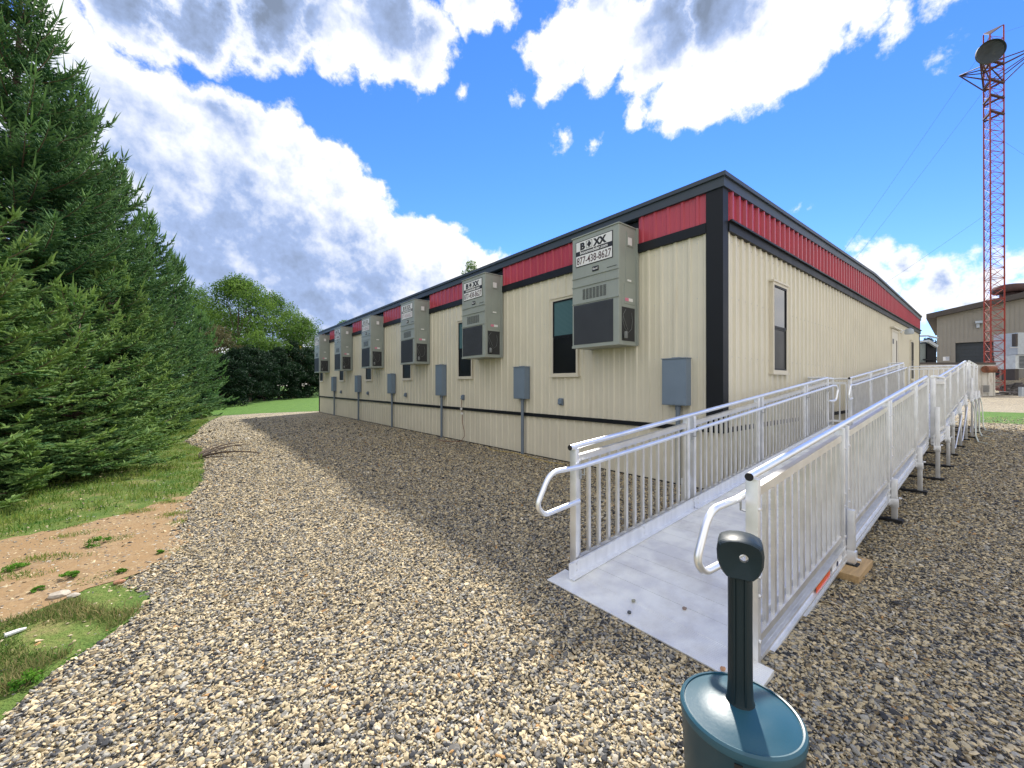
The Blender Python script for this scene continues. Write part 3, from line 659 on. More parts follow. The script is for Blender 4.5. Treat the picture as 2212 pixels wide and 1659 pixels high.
# ------------------------------------------------------------------ wall mounted air conditioners
XF = 5.29      # front face
ac_notes = ['nearest and largest grey green air conditioner on the facade, next to the black building corner',
  'second grey green air conditioner along the facade from the corner, hanging over the second window',
  'third air conditioner along the facade from the corner, with its sign faded',
  'fourth air conditioner along the facade from the corner, with its sign faded',
  'fifth air conditioner along the facade, second from the far end, with bold black sign lettering',
  'farthest air conditioner, at the far left end of the facade beside the trees']
def build_ac():
    y0 = ACY[0]; y1 = y0 + .98; zb, zt = 2.15, 4.06
    t = thing('air_conditioner', ac_notes[0], 'air conditioner', (BX, y0, zb), 'wall air conditioners along the facade')
    f = MB(); f.box((XF, y0, zb), (BX - .022, y1, zt - .02), .010); f.box((XF - .015, y0 - .012, zt - .02), (BX - .022, y1 + .012, zt), .004)
    f.box((XF - .006, y0 - .006, zb - .012), (BX - .022, y1 + .006, zb + .03))
    for z in (3.34, 3.19, 2.90):                                  # ledges across the front
        f.bar((XF - .006, y0 + .0, z), (XF - .006, y1, z), .018, .014)
        f.bar((XF - .006, y0 + .0, z - .012), (XF - .004, y0 + .03, z + .022), .014, .01)
    f.box((5.74, y0 - .03, zb), (BX - .022, y0 - .001, zt)); f.box((5.74, y1 + .001, zb), (BX - .022, y1 + .03, zt))
    # removable panels on the side facing the camera
    f.box((5.46, y0 - .006, 3.15), (5.66, y0, 3.72)); f.box((5.42, y0 - .007, 2.80), (5.72, y0, 3.12)); f.box((5.48, y0 - .016, 3.72), (5.64, y0, 3.95))
    f.build('cabinet', M['cab'], t)
    f = MB(); yg0, yg1 = y0 + .11, y1 - .035
    f.box((XF - .004, yg0, zb + .045), (XF + .01, yg1, 2.875))
    n = 44
    for i in range(n):
        z = zb + .055 + (2.865 - zb - .055) * i / n; f.box((XF - .009, yg0 + .005, z), (XF - .0045, yg1 - .005, z + .006))
    f.build('coil_grille', M['slate'], t)
    f = MB()
    for c in range(7):
        for r in range(11):
            ya = y0 + .25 + c * .073; z = 2.955 + r * .0165
            f.box((XF - .003, ya, z), (XF + .004, ya + .056, z + .008))
    f.build('vent_slots', M['dark'], t)
    f = MB(); f.box((5.36, y0 - .004, zb + .055), (5.70, y0 + .01, 2.74)); f.build('side_grille', M['mesh'], t)
    f = MB(); pts = [(5.45, y0 - .012, 2.70), (5.38, y0 - .014, 2.62), (5.37, y0 - .014, 2.52), (5.42, y0 - .014, 2.40), (5.52, y0 - .014, 2.34), (5.60, y0 - .014, 2.40), (5.63, y0 - .012, 2.55), (5.60, y0 - .012, 2.66)]
    f.tube(pts, .004, 6); f.tube([(5.38, y0 - .012, 2.60), (5.44, y0 - .014, 2.48), (5.50, y0 - .014, 2.38)], .004, 6)
    f.lathe([(.03, 0), (.032, .01), (.032, .09), (.02, .11)], (5.42, y0 - .034, 2.24), 12); f.build('tubing', M['copper'], t)
    for lo_, hi_ in (((5.50, y0 - .022, 3.74), (5.60, y0 - .017, 3.86)), ((5.50, y0 - .011, 3.16), (5.60, y0 - .0065, 3.19)), ((5.53, y0 - .011, 2.84), (5.64, y0 - .0075, 2.89))):
        f = MB(); f.box(lo_, hi_); f.build('data_label', M['white'], t)
    f = MB(); f.box((5.44, y0 - .011, 2.84), (5.529, y0 - .0075, 2.89)); f.build('warning_label', M['pink'], t)
    # badge
    f = MB(); f.box((XF - .010, y0 + .40, 3.39), (XF, y0 + .53, 3.47), .003); bd = f.build('badge', M['dark'], t)
    text_mesh('badge_lettering', 'Bard', .05, M['white'], bd, (XF - .0115, y0 + .515, 3.415), '-x', offset=.0006, width=.095)
    text_mesh('model_lettering', 'THE WALL-MOUNT', .020, M['dark'], t, (XF - .004, y0 + .235, 3.385), '-x', width=.19)
    # rental sign
    s0, s1, sz0, sz1 = y0 + .115, y0 + .895, 3.53, 3.965
    f = MB(); f.box((XF - .007, s0, sz0), (XF, s1, sz1)); sg = f.build('sign', M['dark'], t)
    f = MB(); e = .012
    f.box((XF - .0095, s0 + e, sz0 + e), (XF - .0072, s1 - e, sz0 + .185)); f.box((XF - .0095, s0 + e, sz0 + .265), (XF - .0072, s1 - e, sz1 - e)); f.build('sign_field', M['white'], sg)
    top = sz0 + .285; x = XF - .0105
    text_mesh('sign_lettering', 'B', .158, M['dark'], sg, (x, s1 - .105, top), '-x', offset=.009, width=.105)
    text_mesh('sign_lettering', 'XX', .158, M['dark'], sg, (x, s1 - .385, top), '-x', offset=.009, width=.275)
    f = MB(); c = s1 - .30; w, h = .062, .115
    for a, b in (((c - w, top), (c + w, top)), ((c - w, top + h), (c + w, top + h)), ((c - w, top), (c - w, top + h)), ((c + w, top), (c + w, top + h))):
        f.bar((x, a[0], a[1]), (x, b[0], b[1]), .004, .007, up=(1, 0, 0))
    cz = top + h / 2; k = .002
    f.add([(x - k, c, cz - .057), (x - k, c - .047, cz), (x - k, c, cz + .057), (x - k, c + .047, cz)], [(0, 1, 2, 3)]); f.add([(x, c, cz - .057), (x, c - .047, cz), (x, c, cz + .057), (x, c + .047, cz)], [(3, 2, 1, 0)])
    f.build('sign_emblem', M['dark'], sg)
    text_mesh('sign_lettering', 'boxxmodular.com', .075, M['white'], sg, (XF - .0085, s1 - .10, sz0 + .207), '-x', offset=.0018, width=.58)
    text_mesh('sign_lettering', '877-438-8627', .175, mat('maroon_ink', (.055, .012, .022), .5, var=.02), sg, (x, s1 - .030, sz0 + .038), '-x', offset=.0008, width=.72)
    return t
ac = build_ac()
fade = {2: .35, 3: .45, 5: .3}
for k in range(1, 6):
    c = copy_tree(ac, (BX, ACY[k], 2.15)); c['label'] = ac_notes[k]
    if k in fade:                                            # sun-faded signs
        ink = mat('faded_ink_%d' % k, (fade[k] * .62,) * 3, .6, var=.1)
        ink2 = mat('faded_maroon_%d' % k, (.45, .36, .40), .6, var=.1)
        for s in c.children:
            if s.name.startswith('sign'):
                for q in s.children:
                    if q.name.startswith(('sign_lettering', 'sign_emblem')) and q.material_slots and q.material_slots[0].material.name in ('black_ink', 'maroon_ink'):
                        q.material_slots[0].link = 'OBJECT'; q.material_slots[0].material = ink2 if 'maroon' in q.data.materials[0].name else ink
                s.material_slots[0].link = 'OBJECT'; s.material_slots[0].material = ink

# ------------------------------------------------------------------ electrical boxes, conduits, sockets
CY0 = [3.17 + 3.575 * k for k in range(6)]
ebn = ['nearest grey electrical box on the facade, beside the black building corner', 'grey electrical box on the facade between the first and second windows from the corner',
       'tallest grey electrical box on the facade, third from the corner', 'grey electrical box fourth from the building corner', 'grey electrical box second from the far end of the facade', 'farthest grey electrical box, at the far left end of the facade']
for k, yc in enumerate(CY0):
    top = 2.08 if k == 2 else 1.90
    w = .19
    t = thing('electrical_box', ebn[k], 'electrical box', (BX, yc, 0), 'electrical boxes along the facade')
    f = MB(); f.box((BX - .17, yc - w, 1.20), (BX - .022, yc + w, top - .012), .005); f.box((BX - .185, yc - w - .01, top - .012), (BX - .022, yc + w + .01, top)); f.box((BX - .12, yc - .06, top), (BX - .05, yc + .06, top + .012)); f.build('enclosure', M['ebox'], t)
    f = MB(); f.box((BX - .176, yc - w + .012, 1.215), (BX - .171, yc + w - .012, top - .03), .001); f.box((BX - .181, yc - .02, 1.22), (BX - .177, yc + .02, 1.25)); f.build('box_door', M['ebox'], t)
    f = MB(); f.tube([(BX - .085, yc - .02, 1.20), (BX - .085, yc - .02, -.05)], .034, 14); f.tube([(BX - .085, yc - .02, 1.20), (BX - .085, yc - .02, 1.13)], .042, 14); f.build('conduit', M['conduit'], t)
son = ['grey weatherproof socket low on the facade under the nearest window', 'grey socket on the facade with a brown cord plugged in', 'grey socket on the facade, third from the building corner', 'grey socket on the facade, fourth from the building corner', 'farthest grey socket on the facade']
for k in range(5):
    yc = 5.61 + 3.61 * k
    t = thing('outdoor_socket', son[k], 'socket', (BX, yc, 1.17), 'sockets along the facade')
    f = MB(); f.box((BX - .05, yc - .055, 1.10), (BX - .021, yc + .055, 1.24), .006); f.build('back_box', M['conduit'], t)
    f = MB(); f.box((BX - .085, yc - .045, 1.13), (BX - .051, yc + .045, 1.225), .012); f.box((BX - .10, yc - .02, 1.12), (BX - .06, yc + .03, 1.16), .006); f.build('cover', M['ebox'], t)
yc = 5.61 + 3.61
t = thing('extension_cord', 'thin brown cord hanging from a facade socket down to the gravel', 'cord', (BX - .09, yc, 0))
f = MB(); f.tube([(BX - .08, yc, 1.12), (BX - .09, yc + .01, .95), (BX - .07, yc - .01, .72), (BX - .075, yc - .03, .5), (BX - .08, yc - .12, .30), (BX - .10, yc - .16, .15), (BX - .16, yc - .10, .03), (BX - .35, yc - .0, .02), (BX - .5, yc + .3, .02), (BX - .42, yc + .7, .02)], .008, 8); f.build('cable', M['redcord'], t)
f = MB(); f.box((BX - .11, yc - .03, .84), (BX - .08, yc + .03, .90), .004); f.box((BX - .10, yc - .06, .72), (BX - .075, yc + .02, .77), .004); f.build('cord_tag', M['white'], t)
t = MB(); t.tube([(5.55, 5.2, .02), (5.42, 5.6, .022), (5.5, 6.2, .02), (5.6, 6.9, .02), (5.45, 7.4, .02), (5.6, 7.9, .02)], .006, 6)
tag(t.build('yellow_rope', mat('yellow_rope', (.52, .38, .10), .7), origin=(5.5, 6.2, 0)), 'thin yellow rope lying along the foot of the facade', 'rope')

# ------------------------------------------------------------------ ramp
def dz(x):
    if x < 9.2: return .03 + (max(x, 2.2) - 2.3) * .0902
    if x < 10.8: return .66
    if x < 17.3: return .66 + (x - 10.8) * .083
    return 1.20
YL, YR = 2.17, .885
rp = thing('wheelchair_ramp', 'long aluminium wheelchair ramp with handrails rising along the end wall to the far door', 'ramp', (2.2, 1.55, 0))
RT = .98; dzz = dz
def planks(name, x0, x1, y0, y1, f):
    mb = MB(); x = x0; w = .183
    while x < x1 - .01:
        e = min(x + w, x1); za, zb = f(x), f(e - .003)
        vs = []
        for xx, z in ((x, za), (e - .003, zb)):
            for yy in (y0, y1):
                for h in (-.03, 0): vs.append((xx, yy, z + h))
        mb.add(vs, [(0,1,3,2), (4,6,7,5), (0,4,5,1), (2,3,7,6), (1,5,7,3), (0,2,6,4)]); x = e
    mb.build(name, M['deck'], rp)
def rampz(x): return .03 + (x - 2.3) * .0902
planks('deck', 2.36, 9.18, .94, 2.11, rampz)
mb = MB(); mb.add([(2.16, .78, .012), (2.36, .78, .034), (2.36, 2.25, .034), (2.16, 2.25, .012), (2.16, .78, .004), (2.36, .78, .004), (2.36, 2.25, .004), (2.16, 2.25, .004)],
                  [(0,1,2,3), (7,6,5,4), (0,4,5,1), (1,5,6,2), (2,6,7,3), (3,7,4,0)]); mb.build('threshold_plate', M['deck'], rp)
planks('landing_deck', 9.20, 10.80, .86, 2.44, lambda x: .655)
planks('deck', 10.82, 17.28, .94, 2.11, lambda x: .66 + (x - 10.8) * .083)
planks('platform_deck', 17.30, 21.0, .86, 2.50, lambda x: 1.2)
def stringer(x0, x1, y, zf, thick=.045, h=.135):
    mb = MB()
    a, b = Vector((x0, y, zf(x0) - h/2 + .015)), Vector((x1, y, zf(x1) - h/2 + .015))
    mb.bar(a, b, thick * .6, h); s = 1 if y < 1.5 else -1
    for q in (-h/2 + .008, h/2 - .008, -.01): mb.bar(a + Vector((0, -s * .012, q)), b + Vector((0, -s * .012, q)), thick, .014)
    mb.build('side_beam', M['alu'], rp)
def curb(x0, x1, y, zf):
    mb = MB(); s = 1 if y < 1.5 else -1
    mb.bar((x0, y, zf(x0) + .060), (x1, y, zf(x1) + .060), .006, .112)
    mb.bar((x0, y + s * .008, zf(x0) + .115), (x1, y + s * .008, zf(x1) + .115), .018, .006)
    mb.bar((x0, y + s * .025, zf(x0) + .006), (x1, y + s * .025, zf(x1) + .006), .045, .006)
    for xx in np.arange(x0 + .08, x1, .9):
        mb.box((xx, y + s * .004, zf(xx) + .03), (xx + .014, y + s * .010, zf(xx) + .044)); mb.box((xx, y + s * .004, zf(xx) + .08), (xx + .014, y + s * .010, zf(xx) + .094))
    mb.build('curb', M['alu'], rp)
J1 = [2.38, 4.17, 6.03, 7.92, 9.16]; J2 = [10.84, 12.70, 14.55, 16.40, 17.28]
z1 = rampz; z2 = lambda x: .66 + (x - 10.8) * .083
for y in (.925, 2.125):
    for a, b in zip(J1[:-1], J1[1:]): curb((2.27 if a < 2.5 else a + .01), b - .005, y, z1)
    curb(10.83, 17.28, y, z2)
for y in (YR - .0, YL + .0):
    for a, b in zip(J1[:-1], J1[1:]): stringer(a + .02, b - .02, y, z1)
    for a, b in zip(J2[:-1], J2[1:]): stringer(a + .02, b - .02, y, z2)
stringer(9.2, 10.8, .82, lambda x: .655); stringer(9.2, 10.8, 2.47, lambda x: .655)
stringer(17.3, 21.0, .82, lambda x: 1.2)
mb = MB()
for x in np.arange(2.9, 9.1, .62): mb.bar((x, .93, z1(x) - .07), (x, 2.12, z1(x) - .07), .04, .05)
for x in np.arange(10.9, 17.2, .62): mb.bar((x, .93, z2(x) - .07), (x, 2.12, z2(x) - .07), .04, .05)
mb.build('cross_members', M['alupost'], rp)

def panel(x0, x1, y, zf, off0=.03, off1=.03, top=.885, bot=.085):
    """framed baluster panel between two posts"""
    mb = MB(); a, b = x0 + off0, x1 - off1
    mb.bar((a, y, zf(a) + top), (b, y, zf(b) + top), .038, .050); mb.bar((a, y, zf(a) + bot), (b, y, zf(b) + bot), .036, .042)
    n = max(1, round((b - a) / .128)); 
    for i in range(n + 1):
        x = a + .012 + (b - a - .024) * i / n
        mb.bar((x, y, zf(x) + bot + .02), (x, y, zf(x) + top - .02), .022, .030, up=(1, 0, 0))
    mb.build('railing_panel', M['alubar'], rp)
def post(x, y, z, zr, low=-.10, w=.040, d=.062):
    mb = MB(); mb.box((x - w/2, y - d/2, z + low), (x + w/2, y + d/2, z + zr - .018), .003)
    s = -1 if y < 1.5 else 1
    for zz in (.10, .34, .44, z * 0 + .80): mb.tube([(x, y + s * d/2, z + zz), (x, y + s * (d/2 + .008), z + zz)], .009, 8)
    mb.build('post', M['alupost'], rp)
def sweep_tube(name, pts, r, m=None):
    # rounds the corners of a polyline
    P = [Vector(p) for p in pts]; out = [P[0]]
    for i in range(1, len(P) - 1):
        a, b, c = P[i-1], P[i], P[i+1]; rad = min(.085, (a - b).length * .45, (c - b).length * .45)
        u, v = (a - b).normalized(), (c - b).normalized()
        if u.dot(v) < -.995: out.append(b); continue
        for k in range(7):
            s = k / 6; p0 = b + u * rad; p1 = b + v * rad
            out.append(p0 * (1-s)**2 + b * 2*s*(1-s) + p1 * s**2)
    out.append(P[-1]); mb = MB(); mb.tube(out, r, 14); return mb.build(name, m or M['alutube'], rp)
HZ = .835                                               # height of the inner handrail
def rail(y, xs, zf, loop0=False, loop1=False, start_ext=.05):
    s = 1 if y < 1.5 else -1; yi = y + s * .075
    x0, x1 = xs[0], xs[-1]
    o = sweep_tube('top_rail', [(x0 - start_ext, y, zf(x0 - start_ext) + RT), (x1 + .03, y, zf(x1) + RT)], .0215)
    mb = MB(); mb.tube([(x0 - start_ext - .004, y, zf(x0 - start_ext) + RT), (x0 - start_ext - .001, y, zf(x0 - start_ext) + RT)], .022, 14); mb.build('end_cap', M['rubber'], o)
    pts = []
    if loop0: pts += [(x0 + .01, yi - s*.04, zf(x0) + .56), (x0 - .40, yi, zf(x0) + .54), (x0 - .47, yi, zf(x0) + .62), (x0 - .34, yi, zf(x0) + .835)]
    pts += [(x0 - .02, yi, zf(x0) + HZ), (x1 + .02, yi, zf(x1) + HZ)]
    if loop1: pts += [(x1 + .32, yi, zf(x1) + .84), (x1 + .42, yi, zf(x1) + .78), (x1 + .28, yi, zf(x1) + .56), (x1 + .0, yi - s*.04, zf(x1) + .56)]
    sweep_tube('handrail', pts, .019)
    mb = MB()
    for x in xs: 
        xx = min(max(x, x0 + .03), x1 - .03)
        mb.tube([(xx, y + s*.03, zf(xx) + HZ - .075), (xx, yi, zf(xx) + HZ - .07), (xx, yi, zf(xx) + HZ - .02)], .006, 6); mb.box((xx - .014, y + s*.031, zf(xx) + HZ - .11), (xx + .014, y + s*.036, zf(xx) + HZ - .04))
        if x not in (x0, x1): mb.tube([(xx - .003, yi, zf(xx) + HZ), (xx + .003, yi, zf(xx) + HZ + .0003)], .0205, 12)
    mb.build('rail_brackets', M['steel'], rp)
for y in (YL, YR):
    for xs, zf, l0, l1 in ((J1, z1, True, y == YL), (J2, z2, y == YL, False)):
        rail(y, xs, zf, l0, l1)
        for i in range(len(xs) - 1):
            a, b = xs[i], xs[i+1]
            pa = a if i == 0 else a + .065; pb = b if i == len(xs) - 2 else b - .065
            post(pa, y, zf(pa), RT); post(pb, y, zf(pb), RT); panel(pa, pb, y, zf)
flat1 = lambda x: .655
flat2 = lambda x: 1.2
def guard(x0, x1, y, zf):
    o = sweep_tube('top_rail', [(x0 - .02, y, zf(x0) + RT), (x1 + .02, y, zf(x1) + RT)], .0215)
    post(x0 + .03, y, zf(x0), RT); post(x1 - .03, y, zf(x1), RT); panel(x0 + .03, x1 - .03, y, zf)
guard(9.22, 10.78, 2.45, flat1); guard(9.22, 10.78, .82, flat1)
guard(17.32, 19.1, .82, flat2); guard(19.14, 20.98, .82, flat2)
def cross_guard(x, y0, y1, zf):
    z = zf(x); mb = MB()
    mb.bar((x, y0, z + .885), (x, y1, z + .885), .038, .05); mb.bar((x, y0, z + .085), (x, y1, z + .085), .036, .042)
    n = max(1, round((y1 - y0) / .128))
    for i in range(n + 1):
        yy = y0 + (y1 - y0) * i / n; mb.bar((x, yy, z + .105), (x, yy, z + .865), .022, .03)
    mb.build('railing_panel', M['alu'], rp)
    sweep_tube('top_rail', [(x, y0 - .02, z + RT), (x, y1 + .02, z + RT)], .0215)
cross_guard(21.0, .84, 2.46, flat2); cross_guard(17.30, 2.2, 2.50, flat2); cross_guard(10.80, 2.22, 2.44, flat1); cross_guard(9.2, 2.22, 2.44, flat1)
post(17.30, 2.48, 1.2, RT); post(21.0, 2.48, 1.2, RT)
# legs with feet
legs = [(4.17, YR, z1), (6.03, YR, z1), (7.92, YR, z1), (9.2, .82, flat1), (10.78, .82, flat1), (12.70, YR, z2), (14.55, YR, z2), (16.40, YR, z2), (17.34, .82, flat2), (19.12, .82, flat2), (20.95, .82, flat2)]
legs += [(x, 4.62 - 1.55 if False else (YL if abs(y - YR) < .01 else 2.47), f) for x, y, f in legs]
for x, y, f in legs:
    s = -1 if y < 1.5 else 1; yo = y + s * .058; base = .062 if (x == 4.17 and s < 0) else .04
    zt = f(x) + {4.17: .30, 9.2: .50, 17.34: .50}.get(x, .11)
    mb = MB(); mb.box((x - .026, yo - .024, base), (x + .026, yo + .024, zt), .003)
    mb.box((x - .034, yo - .032, max(f(x) - .20, base + .02)), (x + .034, yo + .032, max(f(x) - .20, base + .02) + .09), .003); mb.tube([(x + .03, yo + s*.03, f(x) - .1), (x + .03, yo + s*.055, f(x) - .1)], .011, 8)
    mb.box((x - .10, y + s*.020, f(x) - .17), (x + .10, y + s*.030, f(x) + .06))
    lg = mb.build('leg', M['alupost'], rp)
    mb = MB()
    if x == 4.17 and s < 0: mb.box((x - .045, yo - .045, .062), (x + .045, yo + .045, .070))
    else: mb.box((x - .055, yo - .07, .004), (x + .055, yo + .07, .045), .006); mb.box((x - .04, yo + .07 if s < 0 else yo - .62, .004), (x + .04, yo + .62 if s < 0 else yo - .07, .035), .004)
    mb.build('foot', M['rubber'], lg)
mb = MB()
for x0, x1 in ((17.4, 19.1), (19.15, 20.9), (12.75, 14.5), (14.6, 16.3)):
    mb.tube([(x0, .80, .15), (x1, .80, dz(x1) - .2)], .012, 6); mb.tube([(x0, .9, dz(x0) - .2), (x0 + .02, 2.4, .15)], .012, 6)
mb.build('brace', M['alupost'], rp)
mb = MB(); za = z1(3.35); zb_ = z1(3.82)
mb.bar((3.38, YR - .0265, z1(3.38) - .045), (3.70, YR - .0265, z1(3.70) - .045), .004, .048); mb.build('reflector', M['orange'], rp)
mb = MB(); mb.bar((3.76, YR - .0265, z1(3.76) - .045), (4.02, YR - .0265, z1(4.02) - .045), .004, .06); lb = mb.build('maker_label', M['white'], rp)
mb = MB(); mb.tube([(3.89, YR - .029, z1(3.89) - .045), (3.89, YR - .0305, z1(3.89) - .045)], .024, 14); mb.build('label_emblem', mat('navy_ink', (.02, .025, .07), .5), lb)

# wooden packing block under the first leg
f = MB(); f.box((3.93, .735, .003), (4.40, .985, .062), .004); tag(f.build('wooden_block', M['wood'], origin=(4.17, .86, 0)), 'square wooden packing block under the first right hand leg of the ramp', 'wooden block')
# pebbles on the deck
rs = random.Random(5)
pl = ['grey pebble on the ramp deck, leftmost and upper of the two by the left curb', 'dark grey pebble nearest the front edge of the ramp deck', 'brownish pebble in the middle of the ramp deck', 'orange pebble on the deck edge beside the ashtray pole']
for (px, py, cc), lab in zip(((1368, 1296, (.30, .30, .24)), (1359, 1316, (.08, .09, .10)), (1478, 1317, (.26, .20, .17)), (1561, 1436, (.50, .27, .15))), pl):
    x, y = gnd(px, py, .045); zf = max(.034, rampz(x)) if x > 2.36 else .02
    bm = __import__('bmesh').new(); import bmesh
    bmesh.ops.create_icosphere(bm, subdivisions=2, radius=.013)
    for v in bm.verts: v.co = Vector((v.co.x * 1.25, v.co.y, v.co.z * .7)) * rs.uniform(.82, 1.15)
    me = bpy.data.meshes.new('pebble'); bm.to_mesh(me); bm.free()
    o = link('pebble', me, mat('pebble_stone', cc, .85, var=.2, vscale=60)); o.location = (x, y, zf + .007); tag(o, lab, 'pebble', 'pebbles on the ramp deck')
# white cords hanging from the platform
cl = ['white cord hanging under the ramp, nearest of the three', 'white cord hanging under the platform, middle of the three', 'white cord hanging at the far end of the platform']
for i, (x, dx) in enumerate(((16.9, -.9), (18.6, -.7), (20.9, -.6))):
    f = MB(); P = [(x, .74, dz(x) - .12), (x + .03, .70, dz(x) - .35), (x - .1, .68, dz(x) * .45), (x + dx * .5, .66, .15), (x + dx * .9, .60, .02), (x + dx * 1.2, .45, .02)]
    f.tube(P, .014, 8); tag(f.build('hanging_cord', M['cord'], origin=(x, .7, 0)), cl[i], 'cord', 'white cords under the platform')

# ------------------------------------------------------------------ cigarette receptacle
ax, ay = BODY0
at_ = thing('smoking_receptacle', 'dark teal plastic cigarette receptacle with round base and tall neck beside the ramp foot', 'ashtray', (ax, ay, 0))
f = MB(); f.lathe([(.172, 0), (.184, .006), (.188, .03), (.193, .10), (.198, .20), (.200, .262), (.2005, .268)], (ax, ay, .0), 64)
f.build('bucket', mat('teal_bucket_shaded', (.009, .042, .062), .42, var=.06, vscale=6, bump=.03, bscale=90), at_)  # the lid's teal darkened, with the bucket's shade put into its colour
f = MB(); f.lathe([(.200, .268), (.205, .272), (.2065, .285), (.204, .297), (.196, .303), (.1905, .3015), (.1895, .2965), (.183, .298), (.150, .312), (.10, .324), (.06, .331), (.050, .334)], (ax, ay, 0), 64)
f.build('lid', M['teal'], at_)
vd = Vector((ax, ay, 0)).normalized(); sd = Vector((vd.y, -vd.x, 0))     # neck turned to face the photographer
f = MB(); n = 28
pn = [(.050, .330), (.044, .345), (.041, .40), (.040, .60), (.0405, .80), (.041, .815)]
f.lathe(pn, (ax, ay, 0), 36); 
for a in (-.018, .018): f.bar(Vector((ax, ay, .34)) - vd * .0395 + sd * a, Vector((ax, ay, .80)) - vd * .0395 + sd * a, .006, .006, up=vd)
f.build('neck', M['tealblk'], at_)
def head():
    # thick rounded slab with a through hole
    import bmesh
    out = [(-.040, .785), (.040, .785), (.058, .808), (.073, .850), (.076, .905), (.068, .938), (.040, .955), (0, .961), (-.040, .955), (-.068, .938), (-.076, .905), (-.073, .850), (-.058, .808)]
    out = [(u, .800 + (z - .785) * .83) for u, z in out]
    hc = (.012, .878); hr = .015; nh = 13
    bm = bmesh.new(); rings = []
    for dep, sc_ in ((-.062, .90), (-.050, 1.0), (.050, 1.0), (.062, .90)):
        cz = .872
        rings.append([bm.verts.new(Vector((ax, ay, 0)) + sd * (u * sc_) + vd * dep + Vector((0, 0, cz + (z - cz) * sc_))) for u, z in out])
    m = len(out)
    for a, b in zip(rings[:-1], rings[1:]):
        for i in range(m): bm.faces.new((a[i], a[(i+1) % m], b[(i+1) % m], b[i]))
    hr_ = []
    for dep in (-.050, .050):
        hr_.append([bm.verts.new(Vector((ax, ay, 0)) + sd * (hc[0] + hr * math.sin(2*math.pi*(i+6.5)/nh) * -1) + vd * dep + Vector((0, 0, hc[1] + hr * math.cos(2*math.pi*(i+6.5)/nh)))) for i in range(nh)])
    for v in hr_[1]: v.co.z -= .030
    for side, (ring, hole) in enumerate(((rings[0], hr_[0]), (rings[-1], hr_[1]))):
        for i in range(m): bm.faces.new((ring[i], ring[(i+1) % m], hole[(i+1) % m], hole[i]))
    for i in range(nh): bm.faces.new((hr_[0][i], hr_[0][(i+1) % nh], hr_[1][(i+1) % nh], hr_[1][i]))
    bmesh.ops.recalc_face_normals(bm, faces=bm.faces)
    bmesh.ops.bevel(bm, geom=[e for e in bm.edges if e.verts[0] in rings[1] + rings[2] or e.verts[1] in rings[1] + rings[2]], offset=.004, segments=2, affect='EDGES')
    me = bpy.data.meshes.new('head'); o0 = absloc(at_); 
    for v in bm.verts: v.co -= o0
    bm.to_mesh(me); bm.free()
    for p in me.polygons: p.use_smooth = True
    me.set_sharp_from_angle(angle=R(30))
    link('head', me, M['tealblk'], at_)
head()
f = MB(); q = Vector((ax, ay, .25)) - vd * .2015 - sd * .005; f.bar(q - sd * .012, q + sd * .012, .006, .016); f.build('latch_slot', M['dark'], at_)

# ------------------------------------------------------------------ trees
def trunk_mesh(base, h, r0, lean=(0, 0), seg=9, n=9):
    mb = MB(); pts = []
    for i in range(n):
        t = i / (n - 1); pts.append((base[0] + lean[0] * t + .05 * math.sin(t * 7), base[1] + lean[1] * t + .05 * math.cos(t * 6), base[2] + h * t))
    mb.tube(pts, r0, seg, True, r0 * .12); return mb
def shoot_batch(P, D, Ln, rg, needles, nl, nw):
    """P origins (n,3) D unit dirs (n,3) Ln lengths -> needle triangles packed around every shoot"""
    n = len(P); k = needles
    u = rg.uniform(0.03, 1.0, (n, k)); ang = rg.uniform(0, 6.283, (n, k))
    up = np.tile([0, 0, 1.0], (n, 1)); up[np.abs(D[:, 2]) > .9] = (1, 0, 0)
    A = np.cross(D, up); A /= np.linalg.norm(A, axis=1, keepdims=True); B = np.cross(D, A)
    rad = A[:, None] * np.cos(ang)[..., None] + B[:, None] * np.sin(ang)[..., None]
    tan = -A[:, None] * np.sin(ang)[..., None] + B[:, None] * np.cos(ang)[..., None]
    o = P[:, None] + D[:, None] * (u * Ln[:, None])[..., None]
    ln = nl * (1 - .35 * u) * rg.uniform(.8, 1.2, (n, k))
    tip = o + (rad * .68 + D[:, None] * .78) * ln[..., None]
    w = tan * nw
    V = np.stack([o - w, o + w, tip], 2).reshape(n, k * 3, 3)
    # the dense core of the shoot, a slim three sided spindle
    rc = (nw * 3.8 * rg.uniform(.8, 1.2, (n, 1)))
    tipc = P + D * Ln[:, None]; mid = P + D * (Ln * .35)[:, None]
    ring = [mid + (A * math.cos(a) + B * math.sin(a)) * rc for a in (0, 2.094, 4.189)]
    tri = []
    for i in range(3):
        tri += [ring[i], ring[(i + 1) % 3], tipc, ring[(i + 1) % 3], ring[i], P]
    V = np.concatenate([V, np.stack(tri, 1)], 1).reshape(-1, 3)
    F = np.arange(len(V)).reshape(-1, 3)
    return V, F
